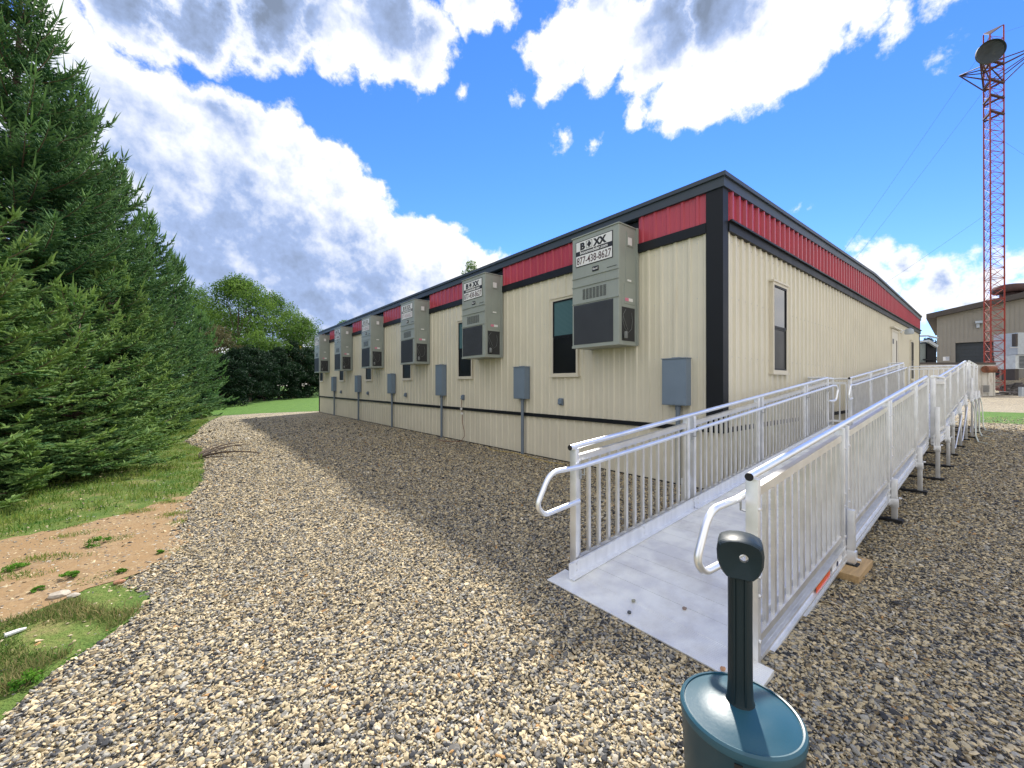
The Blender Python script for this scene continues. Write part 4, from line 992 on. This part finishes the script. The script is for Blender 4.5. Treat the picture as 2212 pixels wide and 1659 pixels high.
def spruce(base, h, rad, label, seed, step=.26, near=1.0, low=.15, young=False, group='spruces along the left edge of the gravel'):
    rg = np.random.default_rng(seed); base = np.array(base, float)
    t = thing('spruce_tree', label, 'spruce tree', tuple(base), group)
    trunk_mesh(base, h, h * .016).build('trunk', M['bark'], t)
    P = []; D = []; Ln = []; T = []; brs = MB()
    z = low
    while z < h - .12:
        f = 1 - z / h
        rr = rad * (f ** .66) * (1.0 if f < .93 else .9)
        nb = int(5 + 11 * f + rg.integers(0, 3))
        a0 = rg.uniform(0, 6.28)
        for b in range(nb):
            a = a0 + 6.283 * b / nb + rg.normal(0, .22); L = max(.12, rr * rg.uniform(.50, 1.20) * (1.22 if f < .7 and rg.random() < .16 else 1))
            e0 = -.10 * f + .45 * (1 - f) + rg.normal(0, .10)            # start elevation
            zb = z + rg.uniform(-.5, .5) * step
            ns = 7; pts = []; p = base + np.array([0, 0, zb]); e = e0
            for i in range(ns + 1):
                pts.append(p.copy()); e = e0 + (.72 + .2 * (1 - f)) * (i / ns) ** 2.2 - .20 * f * math.sin(math.pi * i / ns)
                p = p + np.array([math.cos(a) * math.cos(e), math.sin(a) * math.cos(e), math.sin(e)]) * L / ns
            pts = np.array(pts)
            if L > .5: brs.tube(pts, .012 + .006 * L, 4, False, .004)
            # side twigs
            nt = int(L / (.046 * near)) + 3
            side = np.array([-math.sin(a), math.cos(a), 0]); 
            for i in range(nt):
                s = .16 + .84 * (i + rg.random()) / nt; q = s * ns; j = min(int(q), ns - 1); o = pts[j] + (pts[j+1] - pts[j]) * (q - j)
                dr = pts[j+1] - pts[j]; dr = dr / np.linalg.norm(dr)
                tl = (.09 + .34 * L * (1 - s) ** .8 * .62) * rg.uniform(.75, 1.25); tl = min(tl, .52)
                sg = 1 if i % 2 else -1
                dd = dr * rg.uniform(.55, .95) + side * sg * rg.uniform(.5, 1.0) + np.array([0, 0, rg.uniform(-.28, .38)]); dd /= np.linalg.norm(dd)
                m = max(1, int(tl / (.11 * near)))
                for c in range(m):                      # a twig is itself a chain of little shoots
                    oo = o + dd * tl * c / m
                    P.append(oo); D.append(dd); Ln.append(tl / m * 1.25); T.append(.15 + .55 * s * (c + 1) / m)
                    if m > 1 or rg.random() < .5:
                        for sg2 in (-1, 1):
                            d2 = dd * .8 + np.cross(dd, [0, 0, 1]) * sg2 * .75 + np.array([0, 0, rg.uniform(-.1, .40)]); d2 /= np.linalg.norm(d2)
                            P.append(oo + dd * tl / m * .6); D.append(d2); Ln.append(rg.uniform(.05, .11) * (1 + .3 * near)); T.append(.25 + .6 * s * (c + 1) / m)
            dd = pts[-1] - pts[-2]; dd = dd / np.linalg.norm(dd) + np.array([0, 0, .25 + .9 * (1 - f)]); dd /= np.linalg.norm(dd)
            P.append(pts[-1]); D.append(dd); Ln.append((.18 + .30 * rg.random()) * (1.5 - .9 * f) * (.55 if young else 1)); T.append(.95)
            for sg2 in (-1, 1):
                d2 = dd + side * sg2 * .7; d2 /= np.linalg.norm(d2); P.append(pts[-1] - dd * .02); D.append(d2 + [0, 0, .15]); Ln.append((.12 + .18 * rg.random()) * (1.4 - .7 * f) * (.6 if young else 1)); T.append(.9)
        z += step * rg.uniform(.7, 1.25) * (1 if f > .25 else .8)
    P.append(base + [0, 0, h - .15]); D.append(np.array([0, 0, 1.0])); Ln.append(.45); T.append(1)
    P, D, Ln, T = np.array(P), np.array(D), np.array(Ln), np.array(T)
    T = np.clip(T * .75 + rg.normal(0, .15, len(T)), 0, 1)
    k = 12 if near < 1.1 else 8
    V, F = shoot_batch(P, D, Ln, rg, k, .034 * near, .0050 * near); k += 6
    np_mesh('crown', V - base, F, M['needle2' if young else 'needle'], t, tone=np.repeat(T, k * 3))
    brs.build('branches', M['twig'], t)
    return len(F)
tot = 0
def at_px(px, d):      # ground position seen at this column of the photo and this depth
    r = (px * 4096 / 2212 - CX) / FPX * d; return (CS * r + SN * d, -SN * r + CS * d, 0)
SPR = [(at_px(40, 9.0)[:2], 10.8, 2.9, 'tallest spruce, at the left frame edge, its tips reaching the top of the photo', 1.0),
       (at_px(150, 10.6)[:2], 9.6, 2.4, 'tall spruce with upturned tips just right of the tallest one', 1.0),
       (at_px(245, 12.6)[:2], 8.3, 2.15, 'third tall spruce of the row from the left frame edge', 1.15),
       (at_px(318, 15.2)[:2], 7.9, 2.0, 'spruce in the middle of the row, its side reaching towards the deciduous trees', 1.35),
       (at_px(378, 18.6)[:2], 7.3, 1.9, 'slender spruce second from the far end of the row', 1.6),
       (at_px(432, 24.0)[:2], 5.8, 1.7, 'farthest spruce of the row, above the start of the lawn', 1.9),
       ((-2.35, 8.9), 4.1, 1.85, 'small bright green spruce at the left frame edge with a single upright leader', 1.0),
       ((-3.6, 7.5), 4.4, 2.1, 'low spruce cut by the left frame edge, nearest to the bare dirt', 1.0),
       ((-1.55, 10.5), 3.2, 1.85, 'low bushy young spruce over the grass beside the gravel', 1.0),
       ((-1.35, 13.4), 4.4, 1.6, 'young spruce just behind the fallen branch', 1.2),
       ((-.95, 17.2), 4.2, 1.5, 'low spruce standing in front of the middle of the tall row', 1.4)]
for i, ((x, y), h, r, lab, near) in enumerate(SPR):
    tot += spruce((x, y, 0), h, r, lab, 20 + i, step=.25 if near < 1.2 else .30, near=near, young=i >= 6)
print('spruce tris', tot)

def leafy(name, base, h, cw, label, seed, m, n_clump, leaves, leaf, low=.18, cat='tree', group=None, top=.85, flat=1.0):
    rg = np.random.default_rng(seed); base = np.array(base, float)
    t = thing(name, label, cat, tuple(base), group)
    tr = trunk_mesh(base, h * .8, h * .022); 
    C = []
    for i in range(n_clump):
        a = rg.uniform(0, 6.283); u = rg.uniform(0, 1) ** .75; zz = low + (1 - low) * u
        prof = math.sin(min(1, (zz - low) / (1 - low) * .92 + .12) * math.pi) ** .55
        rr = cw * prof * math.sqrt(rg.uniform(.18, 1)); C.append((base[0] + rr * math.cos(a), base[1] + rr * math.sin(a), base[2] + h * zz * (1 - .06 * rg.random())))
    C = np.array(C)
    for c in C[:14]:
        z0 = base[2] + (c[2] - base[2]) * rg.uniform(.3, .6); s = (z0 - base[2]) / (h * .8)
        p0 = np.array([base[0] + .05 * math.sin(s * 7), base[1] + .05 * math.cos(s * 6), z0]); mid = (p0 + c) / 2 + [0, 0, h * .02]
        tr.tube([p0, mid, c], h * .007, 5, False, h * .001)
    tr.build('trunk', M['bark'], t)
    cr = cw * rg.uniform(.16, .34, n_clump)
    off = rg.normal(0, 1, (n_clump, leaves, 3)); off /= np.linalg.norm(off, axis=2, keepdims=True)
    off *= (rg.uniform(.25, 1, (n_clump, leaves, 1)) ** .45)
    Pn = (C[:, None] + off * cr[:, None, None] * np.array([1, 1, .72 * flat])).reshape(-1, 3); n = len(Pn)
    nrm = rg.normal(0, 1, (n, 3)) + off.reshape(-1, 3) * .8; nrm /= np.linalg.norm(nrm, axis=1, keepdims=True)
    A = np.cross(nrm, rg.normal(0, 1, (n, 3))); A /= np.linalg.norm(A, axis=1, keepdims=True); B = np.cross(nrm, A)
    s = leaf * rg.uniform(.6, 1.3, (n, 1))
    V = np.stack([Pn - A * s, Pn - B * s * .5, Pn + A * s, Pn + B * s * .5], 1).reshape(-1, 3)
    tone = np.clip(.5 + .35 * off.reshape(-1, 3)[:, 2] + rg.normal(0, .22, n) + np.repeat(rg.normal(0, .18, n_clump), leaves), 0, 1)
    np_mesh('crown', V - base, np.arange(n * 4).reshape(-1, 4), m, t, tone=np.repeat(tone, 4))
def tree_at(px, top_py, d, name, cw, label, seed, m, nc=80, lv=220, leaf=.12, **k):
    x, y, _ = at_px(px, d); h = EYE + (832 - top_py) / 876 * d
    leafy(name, (x, y, 0), h, cw, label, seed, m, nc, lv, leaf, **k)
GB = 'broadleaf trees beyond the lawn'
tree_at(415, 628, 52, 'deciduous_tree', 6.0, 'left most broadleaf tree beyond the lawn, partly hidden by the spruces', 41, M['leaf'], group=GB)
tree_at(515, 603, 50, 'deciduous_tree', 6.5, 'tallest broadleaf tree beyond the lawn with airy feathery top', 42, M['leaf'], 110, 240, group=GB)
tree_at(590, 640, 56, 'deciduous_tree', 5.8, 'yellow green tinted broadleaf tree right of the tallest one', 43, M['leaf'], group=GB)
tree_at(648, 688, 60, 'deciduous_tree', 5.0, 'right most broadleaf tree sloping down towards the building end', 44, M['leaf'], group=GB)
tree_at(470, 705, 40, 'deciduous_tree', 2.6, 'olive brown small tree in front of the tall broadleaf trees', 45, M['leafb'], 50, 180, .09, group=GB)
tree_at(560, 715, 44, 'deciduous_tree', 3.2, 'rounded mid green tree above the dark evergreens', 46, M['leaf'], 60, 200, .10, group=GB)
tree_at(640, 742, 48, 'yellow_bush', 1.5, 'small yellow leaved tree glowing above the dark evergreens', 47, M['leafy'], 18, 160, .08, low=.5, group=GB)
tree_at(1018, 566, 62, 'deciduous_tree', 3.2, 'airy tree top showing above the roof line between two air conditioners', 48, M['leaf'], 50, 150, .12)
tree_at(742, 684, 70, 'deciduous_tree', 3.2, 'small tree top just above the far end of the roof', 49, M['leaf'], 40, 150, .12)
GD = 'dark evergreens along the far side of the lawn'
pos = ['leftmost', 'second from left', 'third from left', 'fourth from left', 'fifth from left', 'sixth from left', 'seventh from left', 'rightmost, beside the building end']
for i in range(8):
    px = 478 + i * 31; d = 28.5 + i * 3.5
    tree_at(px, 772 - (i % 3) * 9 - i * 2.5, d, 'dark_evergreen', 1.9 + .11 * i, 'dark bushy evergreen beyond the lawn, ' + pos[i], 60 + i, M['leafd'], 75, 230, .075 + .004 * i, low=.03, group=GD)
for i, (px, tp, d) in enumerate(((760, 740, 66), (860, 735, 75))):
    tree_at(px, tp, d, 'deciduous_tree', 6, 'broadleaf tree hidden behind the building, ' + ('nearer its far left end' if i == 0 else 'behind its middle'), 80 + i, M['leaf'], 60, 150, .16)
GW = 'broadleaf weeds on the dirt patch'
for i, (px, py, hh, rr, lab) in enumerate(((215, 1178, .10, .16, 'low spreading bright green weed in the middle of the bare dirt'), (150, 1252, .09, .10, 'dark green weed clump below the middle of the dirt patch'), (35, 1233, .07, .14, 'flat green weed at the left frame edge on the dirt'),
        (85, 1278, .05, .06, 'tiny weed just above the pale rocks on the dirt'), (345, 1198, .05, .05, 'small weed at the gravel edge right of the dirt'), (262, 1240, .06, .05, 'small leafy weed beside the reddish rock'), (60, 1480, .10, .12, 'broad leaved weed in the bottom left corner at the gravel edge'))):
    x, y = gnd(px, py); leafy('weed_plant', (x, y, .01), hh * .55, rr * .6, lab, 190 + i, M['weed'], 14, 40, .008, low=.1, cat='weed', group=GW)
leafy('weed_plant', (.55, 22.6, 0), .55, .35, 'pale leafy weed at the foot of the farthest spruce', 90, M['leaf'], 14, 60, .035, low=.1, cat='weed')

# fallen branch on the gravel
def bez(a, b, c, n=6): return [tuple(np.array(a) * (1-t)**2 + np.array(b) * 2*t*(1-t) + np.array(c) * t*t) for t in np.linspace(0, 1, n)]
t = thing('fallen_branch', 'bare dry branches lying on the gravel at the edge of the grass', 'branch', (.6, 10.7, 0))
mb = MB()
for (a, b, c, r) in (((.22, 10.4, .03), (.7, 10.5, .16), (1.25, 10.1, .05), .014), ((.25, 10.45, .03), (.6, 10.9, .20), (1.0, 11.1, .12), .012), ((.2, 10.7, .03), (.6, 11.2, .16), (.9, 11.8, .10), .010),
                     ((.25, 11.0, .03), (.5, 11.5, .12), (.7, 12.3, .08), .009), ((.5, 10.6, .10), (.8, 10.9, .2), (1.15, 10.8, .16), .007), ((.45, 10.9, .12), (.75, 11.4, .18), (1.1, 11.5, .14), .007), ((.15, 10.2, .02), (.5, 10.2, .08), (.8, 9.9, .04), .008)):
    mb.tube(bez(a, b, c), r * 1.7, 6, True, r * .6)
mb.build('limb', mat('dead_wood', (.07, .048, .035), .9, var=.3), t)
# litter in the grass
x, y = gnd(30, 1374)
f = MB(); f.tube([(x - .03, y - .01, .02), (x + .02, y + .012, .022), (x + .032, y + .016, .022), (x + .048, y + .02, .022)], .014, 10, True, .007)
tag(f.build('plastic_bottle', M['white'], origin=(x, y, 0)), 'tiny white plastic bottle lying in the weeds at the bottom left', 'litter')
# larger rocks on the dirt
rk = ['largest pale rock on the dirt edge at lower left', 'small rounded rock beside the largest one on the dirt', 'reddish rock on the gravel edge of the dirt']
for (px, py, s, cc), lab in zip(((130, 1290, .045, (.42, .37, .30)), (160, 1292, .028, (.40, .36, .30)), (258, 1262, .028, (.35, .18, .10))), rk):
    x, y = gnd(px, py); bm = bmesh.new(); bmesh.ops.create_icosphere(bm, subdivisions=2, radius=s)
    for v in bm.verts: v.co = Vector((v.co.x * 1.3, v.co.y, v.co.z * .6)) * rs.uniform(.85, 1.12)
    me = bpy.data.meshes.new('rock'); bm.to_mesh(me); bm.free(); o = link('rock', me, mat('rock_stone', cc, .9, var=.2, vscale=40)); o.location = (x, y, .02); tag(o, lab, 'rock', 'rocks on the dirt')

# ------------------------------------------------------------------ far yard on the right
def D_(px, py): return (px - CX) / FPX, EYE   # helper kept simple
def wp(spx, spy, d):                           # source pixel + depth -> world
    return atd(spx * 2212 / 4096, spy * 2212 / 4096, d)
def facing_box(mb, spx0, spx1, d, z0, z1, thick, bev=0):
    """box whose front is square to the viewing axis between two photo columns"""
    a = wp(spx0, 1540, d); b = wp(spx1, 1540, d); n = Vector((SN, CS, 0)) * thick
    vs = []
    for z in (z0, z1):
        for p in (a, b, b + n, a + n): vs.append((p.x, p.y, z))
    mb.add(vs, [(0,3,2,1),(4,5,6,7),(0,1,5,4),(1,2,6,5),(2,3,7,6),(3,0,4,7)])
def zpx(spy, d): return EYE + (1540 - spy) / 1622 * d
# tan warehouse
DB = 62; NB = Vector((SN, CS, 0)); RB = Vector((CS, -SN, 0))
p0 = wp(3748, 1540, DB); gz = 2.4
_h = ray(3850 * 2212 / 4096, 831); NW = Vector((_h.x, _h.y, 0)).normalized(); RW = Vector((NW.y, -NW.x, 0))
def uw(spx):                                   # where a photo column meets the warehouse front
    h = ray(spx * 2212 / 4096, 831); h = Vector((h.x, h.y, 0))
    n0 = p0.x * NW.x + p0.y * NW.y; q = h * (n0 / h.dot(NW)); return (q - Vector((p0.x, p0.y, 0))).dot(RW)
def zw(spx, spy):
    h = ray(spx * 2212 / 4096, 831); h = Vector((h.x, h.y, 0)); n0 = p0.x * NW.x + p0.y * NW.y
    return EYE + (1540 - spy) / 1622 * (n0 / h.dot(NW))
wh = thing('warehouse', 'tan metal warehouse with dark garage opening behind the red tower', 'building', (p0.x, p0.y, gz))
W = 24.0
def bp_(u, z, n=0.0): q = p0 + RW * u + NW * n; return (q.x, q.y, z)
eave = zw(3748, 1268); ridge = eave + (zw(4010, 1212) - eave) / uw(4010) * W / 2
mb = MB(); out = [(0, gz - .5), (W, gz - .5), (W, eave), (W / 2, ridge), (0, eave)]
g0, g1, gzt = uw(3822), uw(3998), zw(3900, 1368)
fr = [bp_(0, gz - .5), bp_(g0, gz - .5), bp_(g0, gzt), bp_(g1, gzt), bp_(g1, gz - .5), bp_(W, gz - .5), bp_(W, eave), bp_(W / 2, ridge), bp_(0, eave)]
mb.add(fr, [(0, 1, 2, 8), (2, 3, 7, 8), (3, 4, 5, 6), (3, 6, 7)])
mb.add([bp_(0, gz - .5), bp_(0, gz - .5, 30), bp_(0, eave, 30), bp_(0, eave)], [(0, 3, 2, 1)]); mb.add([bp_(W, gz - .5), bp_(W, gz - .5, 30), bp_(W, eave, 30), bp_(W, eave)], [(0, 1, 2, 3)])
mb.add([bp_(0, gz - .5, 30), bp_(W, gz - .5, 30), bp_(W, eave, 30), bp_(W / 2, ridge, 30), bp_(0, eave, 30)], [(0, 1, 2, 3, 4)])
for i in range(60):                                             # standing ribs
    u = .2 + i * .43
    if g0 - .05 < u < g1 + .05: z0_ = gzt + .05
    else: z0_ = gz - .5
    zt_ = eave + (ridge - eave) * (1 - abs(u - W/2) / (W/2)) - .1
    mb.bar(bp_(u, z0_, -.02), bp_(u, zt_, -.02), .06, .04, up=tuple(NW))
mb.build('wall', M['tan'], wh)
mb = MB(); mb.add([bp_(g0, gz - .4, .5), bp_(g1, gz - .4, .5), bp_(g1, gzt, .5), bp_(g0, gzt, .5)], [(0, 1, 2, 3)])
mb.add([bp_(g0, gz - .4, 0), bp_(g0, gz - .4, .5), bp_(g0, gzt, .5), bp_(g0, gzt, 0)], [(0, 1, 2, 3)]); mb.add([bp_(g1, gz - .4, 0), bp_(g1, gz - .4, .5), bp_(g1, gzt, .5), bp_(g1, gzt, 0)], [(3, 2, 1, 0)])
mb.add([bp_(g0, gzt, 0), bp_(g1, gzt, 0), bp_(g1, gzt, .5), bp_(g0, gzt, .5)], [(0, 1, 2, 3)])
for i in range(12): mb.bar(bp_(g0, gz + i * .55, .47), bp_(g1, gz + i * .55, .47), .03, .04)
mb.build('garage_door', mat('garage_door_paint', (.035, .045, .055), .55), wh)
mb = MB()
for a, b in (((-1.1, eave - .25), (W / 2, ridge + .05)), ((W + 1.1, eave - .25), (W / 2, ridge + .05))):
    q = [bp_(a[0], a[1], -.9), bp_(b[0], b[1], -.9), bp_(b[0], b[1], 30.9), bp_(a[0], a[1], 30.9)]; q2 = [(v[0], v[1], v[2] + .75) for v in q]
    mb.add(q + q2, [(3, 2, 1, 0), (4, 5, 6, 7), (0, 1, 5, 4), (1, 2, 6, 5), (2, 3, 7, 6), (3, 0, 4, 7)])
rf = mb.build('roof', M['brown'], wh)
_u = uw(4046); _q = bp_(_u, 0, 2.2); vc = Vector(_q)
mb = MB(); zr = zw(4046, 1214)
mb.lathe([(1.0, -1.6), (1.0, 1.0), (1.65, 1.05), (1.8, 1.25), (1.8, 1.7), (1.55, 2.1), (.9, 2.25)], (vc.x, vc.y, zr + .75), 24); mb.build('roof_vent', M['dark_red'], rf)
q = Vector(bp_(uw(3907), 0))
mb = MB(); z = zw(3907, 1298); mb.box((q.x - .7, q.y - .6, z + .1), (q.x + .35, q.y + .1, z + .45), .05); mb.box((q.x - .35, q.y - .3, z - .5), (q.x - .1, q.y, z + .1)); mb.build('wall_light', M['greybox'], wh)
q0 = bp_(uw(3772), 0, -.06); q1 = bp_(uw(3798), 0, -.06)
za, zb2 = zw(3785, 1443), zw(3785, 1427)
mb = MB(); mb.bar((q0[0], q0[1], (za + zb2) / 2), (q1[0], q1[1], (za + zb2) / 2), .04, zb2 - za); sg = mb.build('wall_sign', M['white'], wh)
mb = MB()
for k in range(3):
    z = za + (zb2 - za) * (.2 + .3 * k); a = Vector(q0) - NW * .025; b = Vector(q1) - NW * .025; mb.bar((a.x + .05, a.y, z), (b.x - .05, b.y, z), .01, .06)
mb.build('sign_text_lines', mat('blue_ink', (.10, .16, .30), .5), sg)

# pale box and louvred unit at the right edge
t = thing('cooling_unit', 'pale blue grey cooling unit with louvres against the warehouse at the right frame edge', 'cooling unit', tuple(wp(4085, 1498, 50))[:2] + (gz,))
mb = MB(); facing_box(mb, 4071, 4140, 50, zpx(1418, 50), zpx(1330, 50), 2.5); mb.build('upper_box', M['greybox'], t)
mb = MB(); facing_box(mb, 4062, 4140, 50.2, zpx(1475, 50), zpx(1419, 50), 2.2); mb.build('lower_box', mat('pale_unit', (.55, .60, .62), .5), t)
mb = MB()
for i in range(9): facing_box(mb, 4080, 4138, 50.1, zpx(1470 - i * 5.4, 50), zpx(1470 - i * 5.4, 50) + .09, .05)
mb.build('louvres', M['slate'], t)
mb = MB(); facing_box(mb, 4064, 4072, 49.9, zpx(1385, 50), zpx(1335, 50), .4); mb.build('hatch', M['brown'], t); mb = MB(); facing_box(mb, 4060, 4075, 50.3, gz - .3, zpx(1476, 50), 1.4); mb.build('duct', M['brown'], t)
mb = MB(); facing_box(mb, 4040, 4072, 49.9, zpx(1392, 50), zpx(1390, 50), .06); mb.build('pipe', M['rustw'], t)

# rusty white tank trailer: long box with a cap
DT = 42; zg = .15
t = thing('rusty_tank', 'long white steel tank streaked with rust behind the ramp platform', 'tank', tuple(wp(3830, 1580, DT))[:2] + (zg,))
mb = MB(); facing_box(mb, 3670, 3979, DT, zg, zpx(1458, DT), 2.6)
for spx in range(3690, 3979, 24):
    facing_box(mb, spx, spx + 3, DT - .08, zg, zpx(1462, DT), .079)
mb.build('shell', M['rustw'], t)
mb = MB(); facing_box(mb, 3660, 3984, DT - .1, zpx(1457.5, DT), zpx(1450, DT), 2.9); mb.build('top_rim', M['brown'], t)
mb = MB(); facing_box(mb, 3931, 3961, DT - .14, zpx(1572, DT), zpx(1540, DT), .05); vn = mb.build('vent_frame', M['rustw'], t)
mb = MB()
for i in range(7): facing_box(mb, 3934, 3958, DT - .19, zpx(1568 - i * 4, DT), zpx(1568 - i * 4, DT) + .05, .04)
mb.build('vent_slats', M['slate'], vn)
mb = MB(); a = wp(3940, 1477, DT - .5); b = wp(3976, 1477, DT - .5); mb.tube([a, b], .36, 16); mb.build('drum', M['rust'], t)
# equipment between the buildings
t = thing('silo_trailer', 'grey steel tank with sloping chute between the two buildings', 'equipment', tuple(wp(3690, 1560, 55))[:2] + (.8,))
mb = MB(); facing_box(mb, 3655, 3708, 55, .6, zpx(1374, 55), 3, 0); mb.build('tank_body', mat('grey_green_steel', (.20, .24, .24), .5, var=.15), t)
mb = MB(); facing_box(mb, 3709, 3746, 54.8, .6, zpx(1368, 55), 2); facing_box(mb, 3700, 3748, 54.4, zpx(1442, 55), zpx(1437, 55), .3); mb.build('hopper', M['black'], t)
mb = MB(); mb.tube([wp(3672, 1344, 54.5), wp(3712, 1343, 54.5), wp(3750, 1352, 54.5)], .13, 8); mb.bar(wp(3676, 1366, 54.5), wp(3712, 1364, 54.5), .3, .25); mb.bar(wp(3712, 1364, 54.5), wp(3748, 1386, 54.5), .3, .35); mb.build('chute', M['greybox'], t)
tree_at(3712 * 2212 / 4096, 1345 * 2212 / 4096, 68, 'deciduous_tree', 2.6, 'dark tree crown behind the grey tank between the buildings', 95, M['leafd'], 40, 150, .12)
# rubble heap
def heap(name, label, cx, cy, z, L, Wd, H, m, n, seed, cat):
    rg = random.Random(seed); mb = MB()
    for i in range(n):
        a = rg.uniform(0, 6.28); q = rg.random() ** .6; x = cx + RB.x * math.cos(a) * q * L + NB.x * math.sin(a) * q * Wd; y = cy + RB.y * math.cos(a) * q * L + NB.y * math.sin(a) * q * Wd
        s = rg.uniform(.12, .38); zz = z + H * (1 - q) * rg.uniform(.4, 1)
        vs = [(x + s * rg.uniform(.6, 1.3) * dx, y + s * rg.uniform(.6, 1.3) * dy, zz + s * rg.uniform(.4, .8) * dz_) for dx in (-1, 1) for dy in (-1, 1) for dz_ in (-1, 1)]
        mb.add(vs, [(0,1,3,2),(4,6,7,5),(0,4,5,1),(2,3,7,6),(0,2,6,4),(1,5,7,3)])
    o = mb.build(name, m, origin=(cx, cy, z)); return tag(o, label, cat)
q = wp(4050, 1572, 43); heap('rubble_heap', 'low heap of broken grey rubble at the foot of the red tower', q.x, q.y, .25, 2.6, .8, .55, M['rubble'], 130, 3, 'rubble')
q = wp(4075, 1545, 50); heap('rubble_heap', 'dark earth and rock heap behind the tower base', q.x, q.y, .6, 3.6, 1.0, 1.3, M['rubble'], 150, 4, 'rubble')['kind'] = 'stuff'
t = thing('pump_stand', 'small grey post with rusty base at the right frame edge by the rubble', 'post', tuple(wp(4093, 1600, 40))[:2] + (0,))
mb = MB(); facing_box(mb, 4088, 4096, 40, 0.2, zpx(1548, 40), .3); mb.build('post', M['greybox'], t); mb = MB(); facing_box(mb, 4078, 4110, 39.9, 0.0, zpx(1594, 40), .8); mb.build('base', M['rust'], t)

# ------------------------------------------------------------------ lattice tower
DTW = 45
c = wp(3999, 1572, DTW); tz = .6; TH = zpx(90, DTW)
tw = thing('radio_tower', 'tall slim red lattice tower carrying a dish, at the right of the photo', 'tower', (c.x, c.y, tz))
A_ = c + RB * (-.98); B_ = c + RB * .80 + NB * .2; C_ = c + RB * .10 + NB * 1.55
cor = [Vector((p.x, p.y, 0)) for p in (A_, C_, B_)]
for p in cor:
    mb = MB(); mb.tube([(p.x, p.y, tz - .3), (p.x, p.y, TH if p is not cor[0] else TH - 1.2)], .065, 8); mb.build('tower_leg', M['tower'], tw)
mb = MB(); nb = 34; hh = (TH - 1.4 - tz) / nb
for i in range(nb):
    za, zb3 = tz + i * hh, tz + (i + 1) * hh
    for j in range(3):
        p, q = cor[j], cor[(j + 1) % 3]
        mb.tube([(p.x, p.y, za), (q.x, q.y, zb3)], .022, 4, False); mb.tube([(q.x, q.y, za), (p.x, p.y, zb3)], .022, 4, False); mb.tube([(p.x, p.y, zb3), (q.x, q.y, zb3)], .028, 4, False)
mb.build('bracing', M['tower'], tw)
mb = MB(); zt = TH
mb.add([(cor[0].x, cor[0].y, zt - 1.3), (cor[1].x, cor[1].y, zt + .1), (cor[2].x, cor[2].y, zt), (cor[0].x, cor[0].y, zt - 1.2), (cor[1].x, cor[1].y, zt + .2), (cor[2].x, cor[2].y, zt + .1)], [(0, 2, 1), (3, 4, 5), (0, 1, 4, 3), (1, 2, 5, 4), (2, 0, 3, 5)])
za = zpx(270, DTW)
left = c + RB * (-2.85) - NB * .6; right = c + RB * 4.2 - NB * .6; back = c + NB * 4
for E_ in (left, right, back):
    e = Vector((E_.x, E_.y, za + (.9 if E_ is left else 2.2)))
    for p in cor: mb.tube([(p.x, p.y, za - 1.4), e], .06, 6); mb.tube([(p.x, p.y, za + .6), e], .06, 6)
for z in (za - 1.5, za - 3.2, za - 5.0, za + .6):
    for j in range(3): mb.bar((cor[j].x, cor[j].y, z), (cor[(j+1) % 3].x, cor[(j+1) % 3].y, z + .25), .22, .14)
mb.build('guy_frame', M['dark_red'], tw)
mb = MB()                                                    # dish, seen half from behind
dc = wp(3962, 208, DTW - 1.6); ax_ = (-(NB * .88) + RB * (-.42) + Vector((0, 0, -.12))).normalized(); ux = ax_.cross(Vector((0, 0, 1))).normalized(); uy = ux.cross(ax_)
seg = 36; vs = []; prof = [(.02, -.5), (.5, -.46), (1.0, -.32), (1.4, -.10), (1.66, .08), (1.72, .10), (1.72, .45), (1.66, .45), (1.60, .12), (1.0, -.22), (.02, -.42)]
for r_, d_ in [(a_ * .68, b_ * .68) for a_, b_ in prof]:
    for k in range(seg): vs.append(dc + ux * r_ * math.cos(2*math.pi*k/seg) + uy * r_ * math.sin(2*math.pi*k/seg) - ax_ * -d_ * 1.0)
fs = [(i*seg+k, i*seg+(k+1) % seg, (i+1)*seg+(k+1) % seg, (i+1)*seg+k) for i in range(len(prof)-1) for k in range(seg)]
mb.add(vs, fs, True); mb.build('dish', M['dish'], tw)
wm = mat('guy_cable', (.06, .07, .09), .6)
anc = wp(2950, 1535, 52); anc.z = 0; anr = wp(5600, 1535, 60); anr.z = 0
for s, e in ((Vector((left.x, left.y, za + .9)), anc), (Vector((cor[0].x, cor[0].y, za - 1.6)), wp(3010, 1545, 50)), (Vector((cor[0].x, cor[0].y, zpx(845, DTW))), wp(2880, 1545, 50)), (Vector((right.x, right.y, za + 2.2)), anr), (Vector((cor[2].x, cor[2].y, zpx(120, DTW))), wp(5200, -300, 60)), (Vector((cor[2].x, cor[2].y, zpx(560, DTW))), anr)):
    mb = MB(); n = 10; mb.tube([tuple(s.lerp(e, i / n) - Vector((0, 0, .5 * math.sin(math.pi * i / n)))) for i in range(n + 1)], .010, 4, False); mb.build('guy_wire', wm, tw)
print('done')
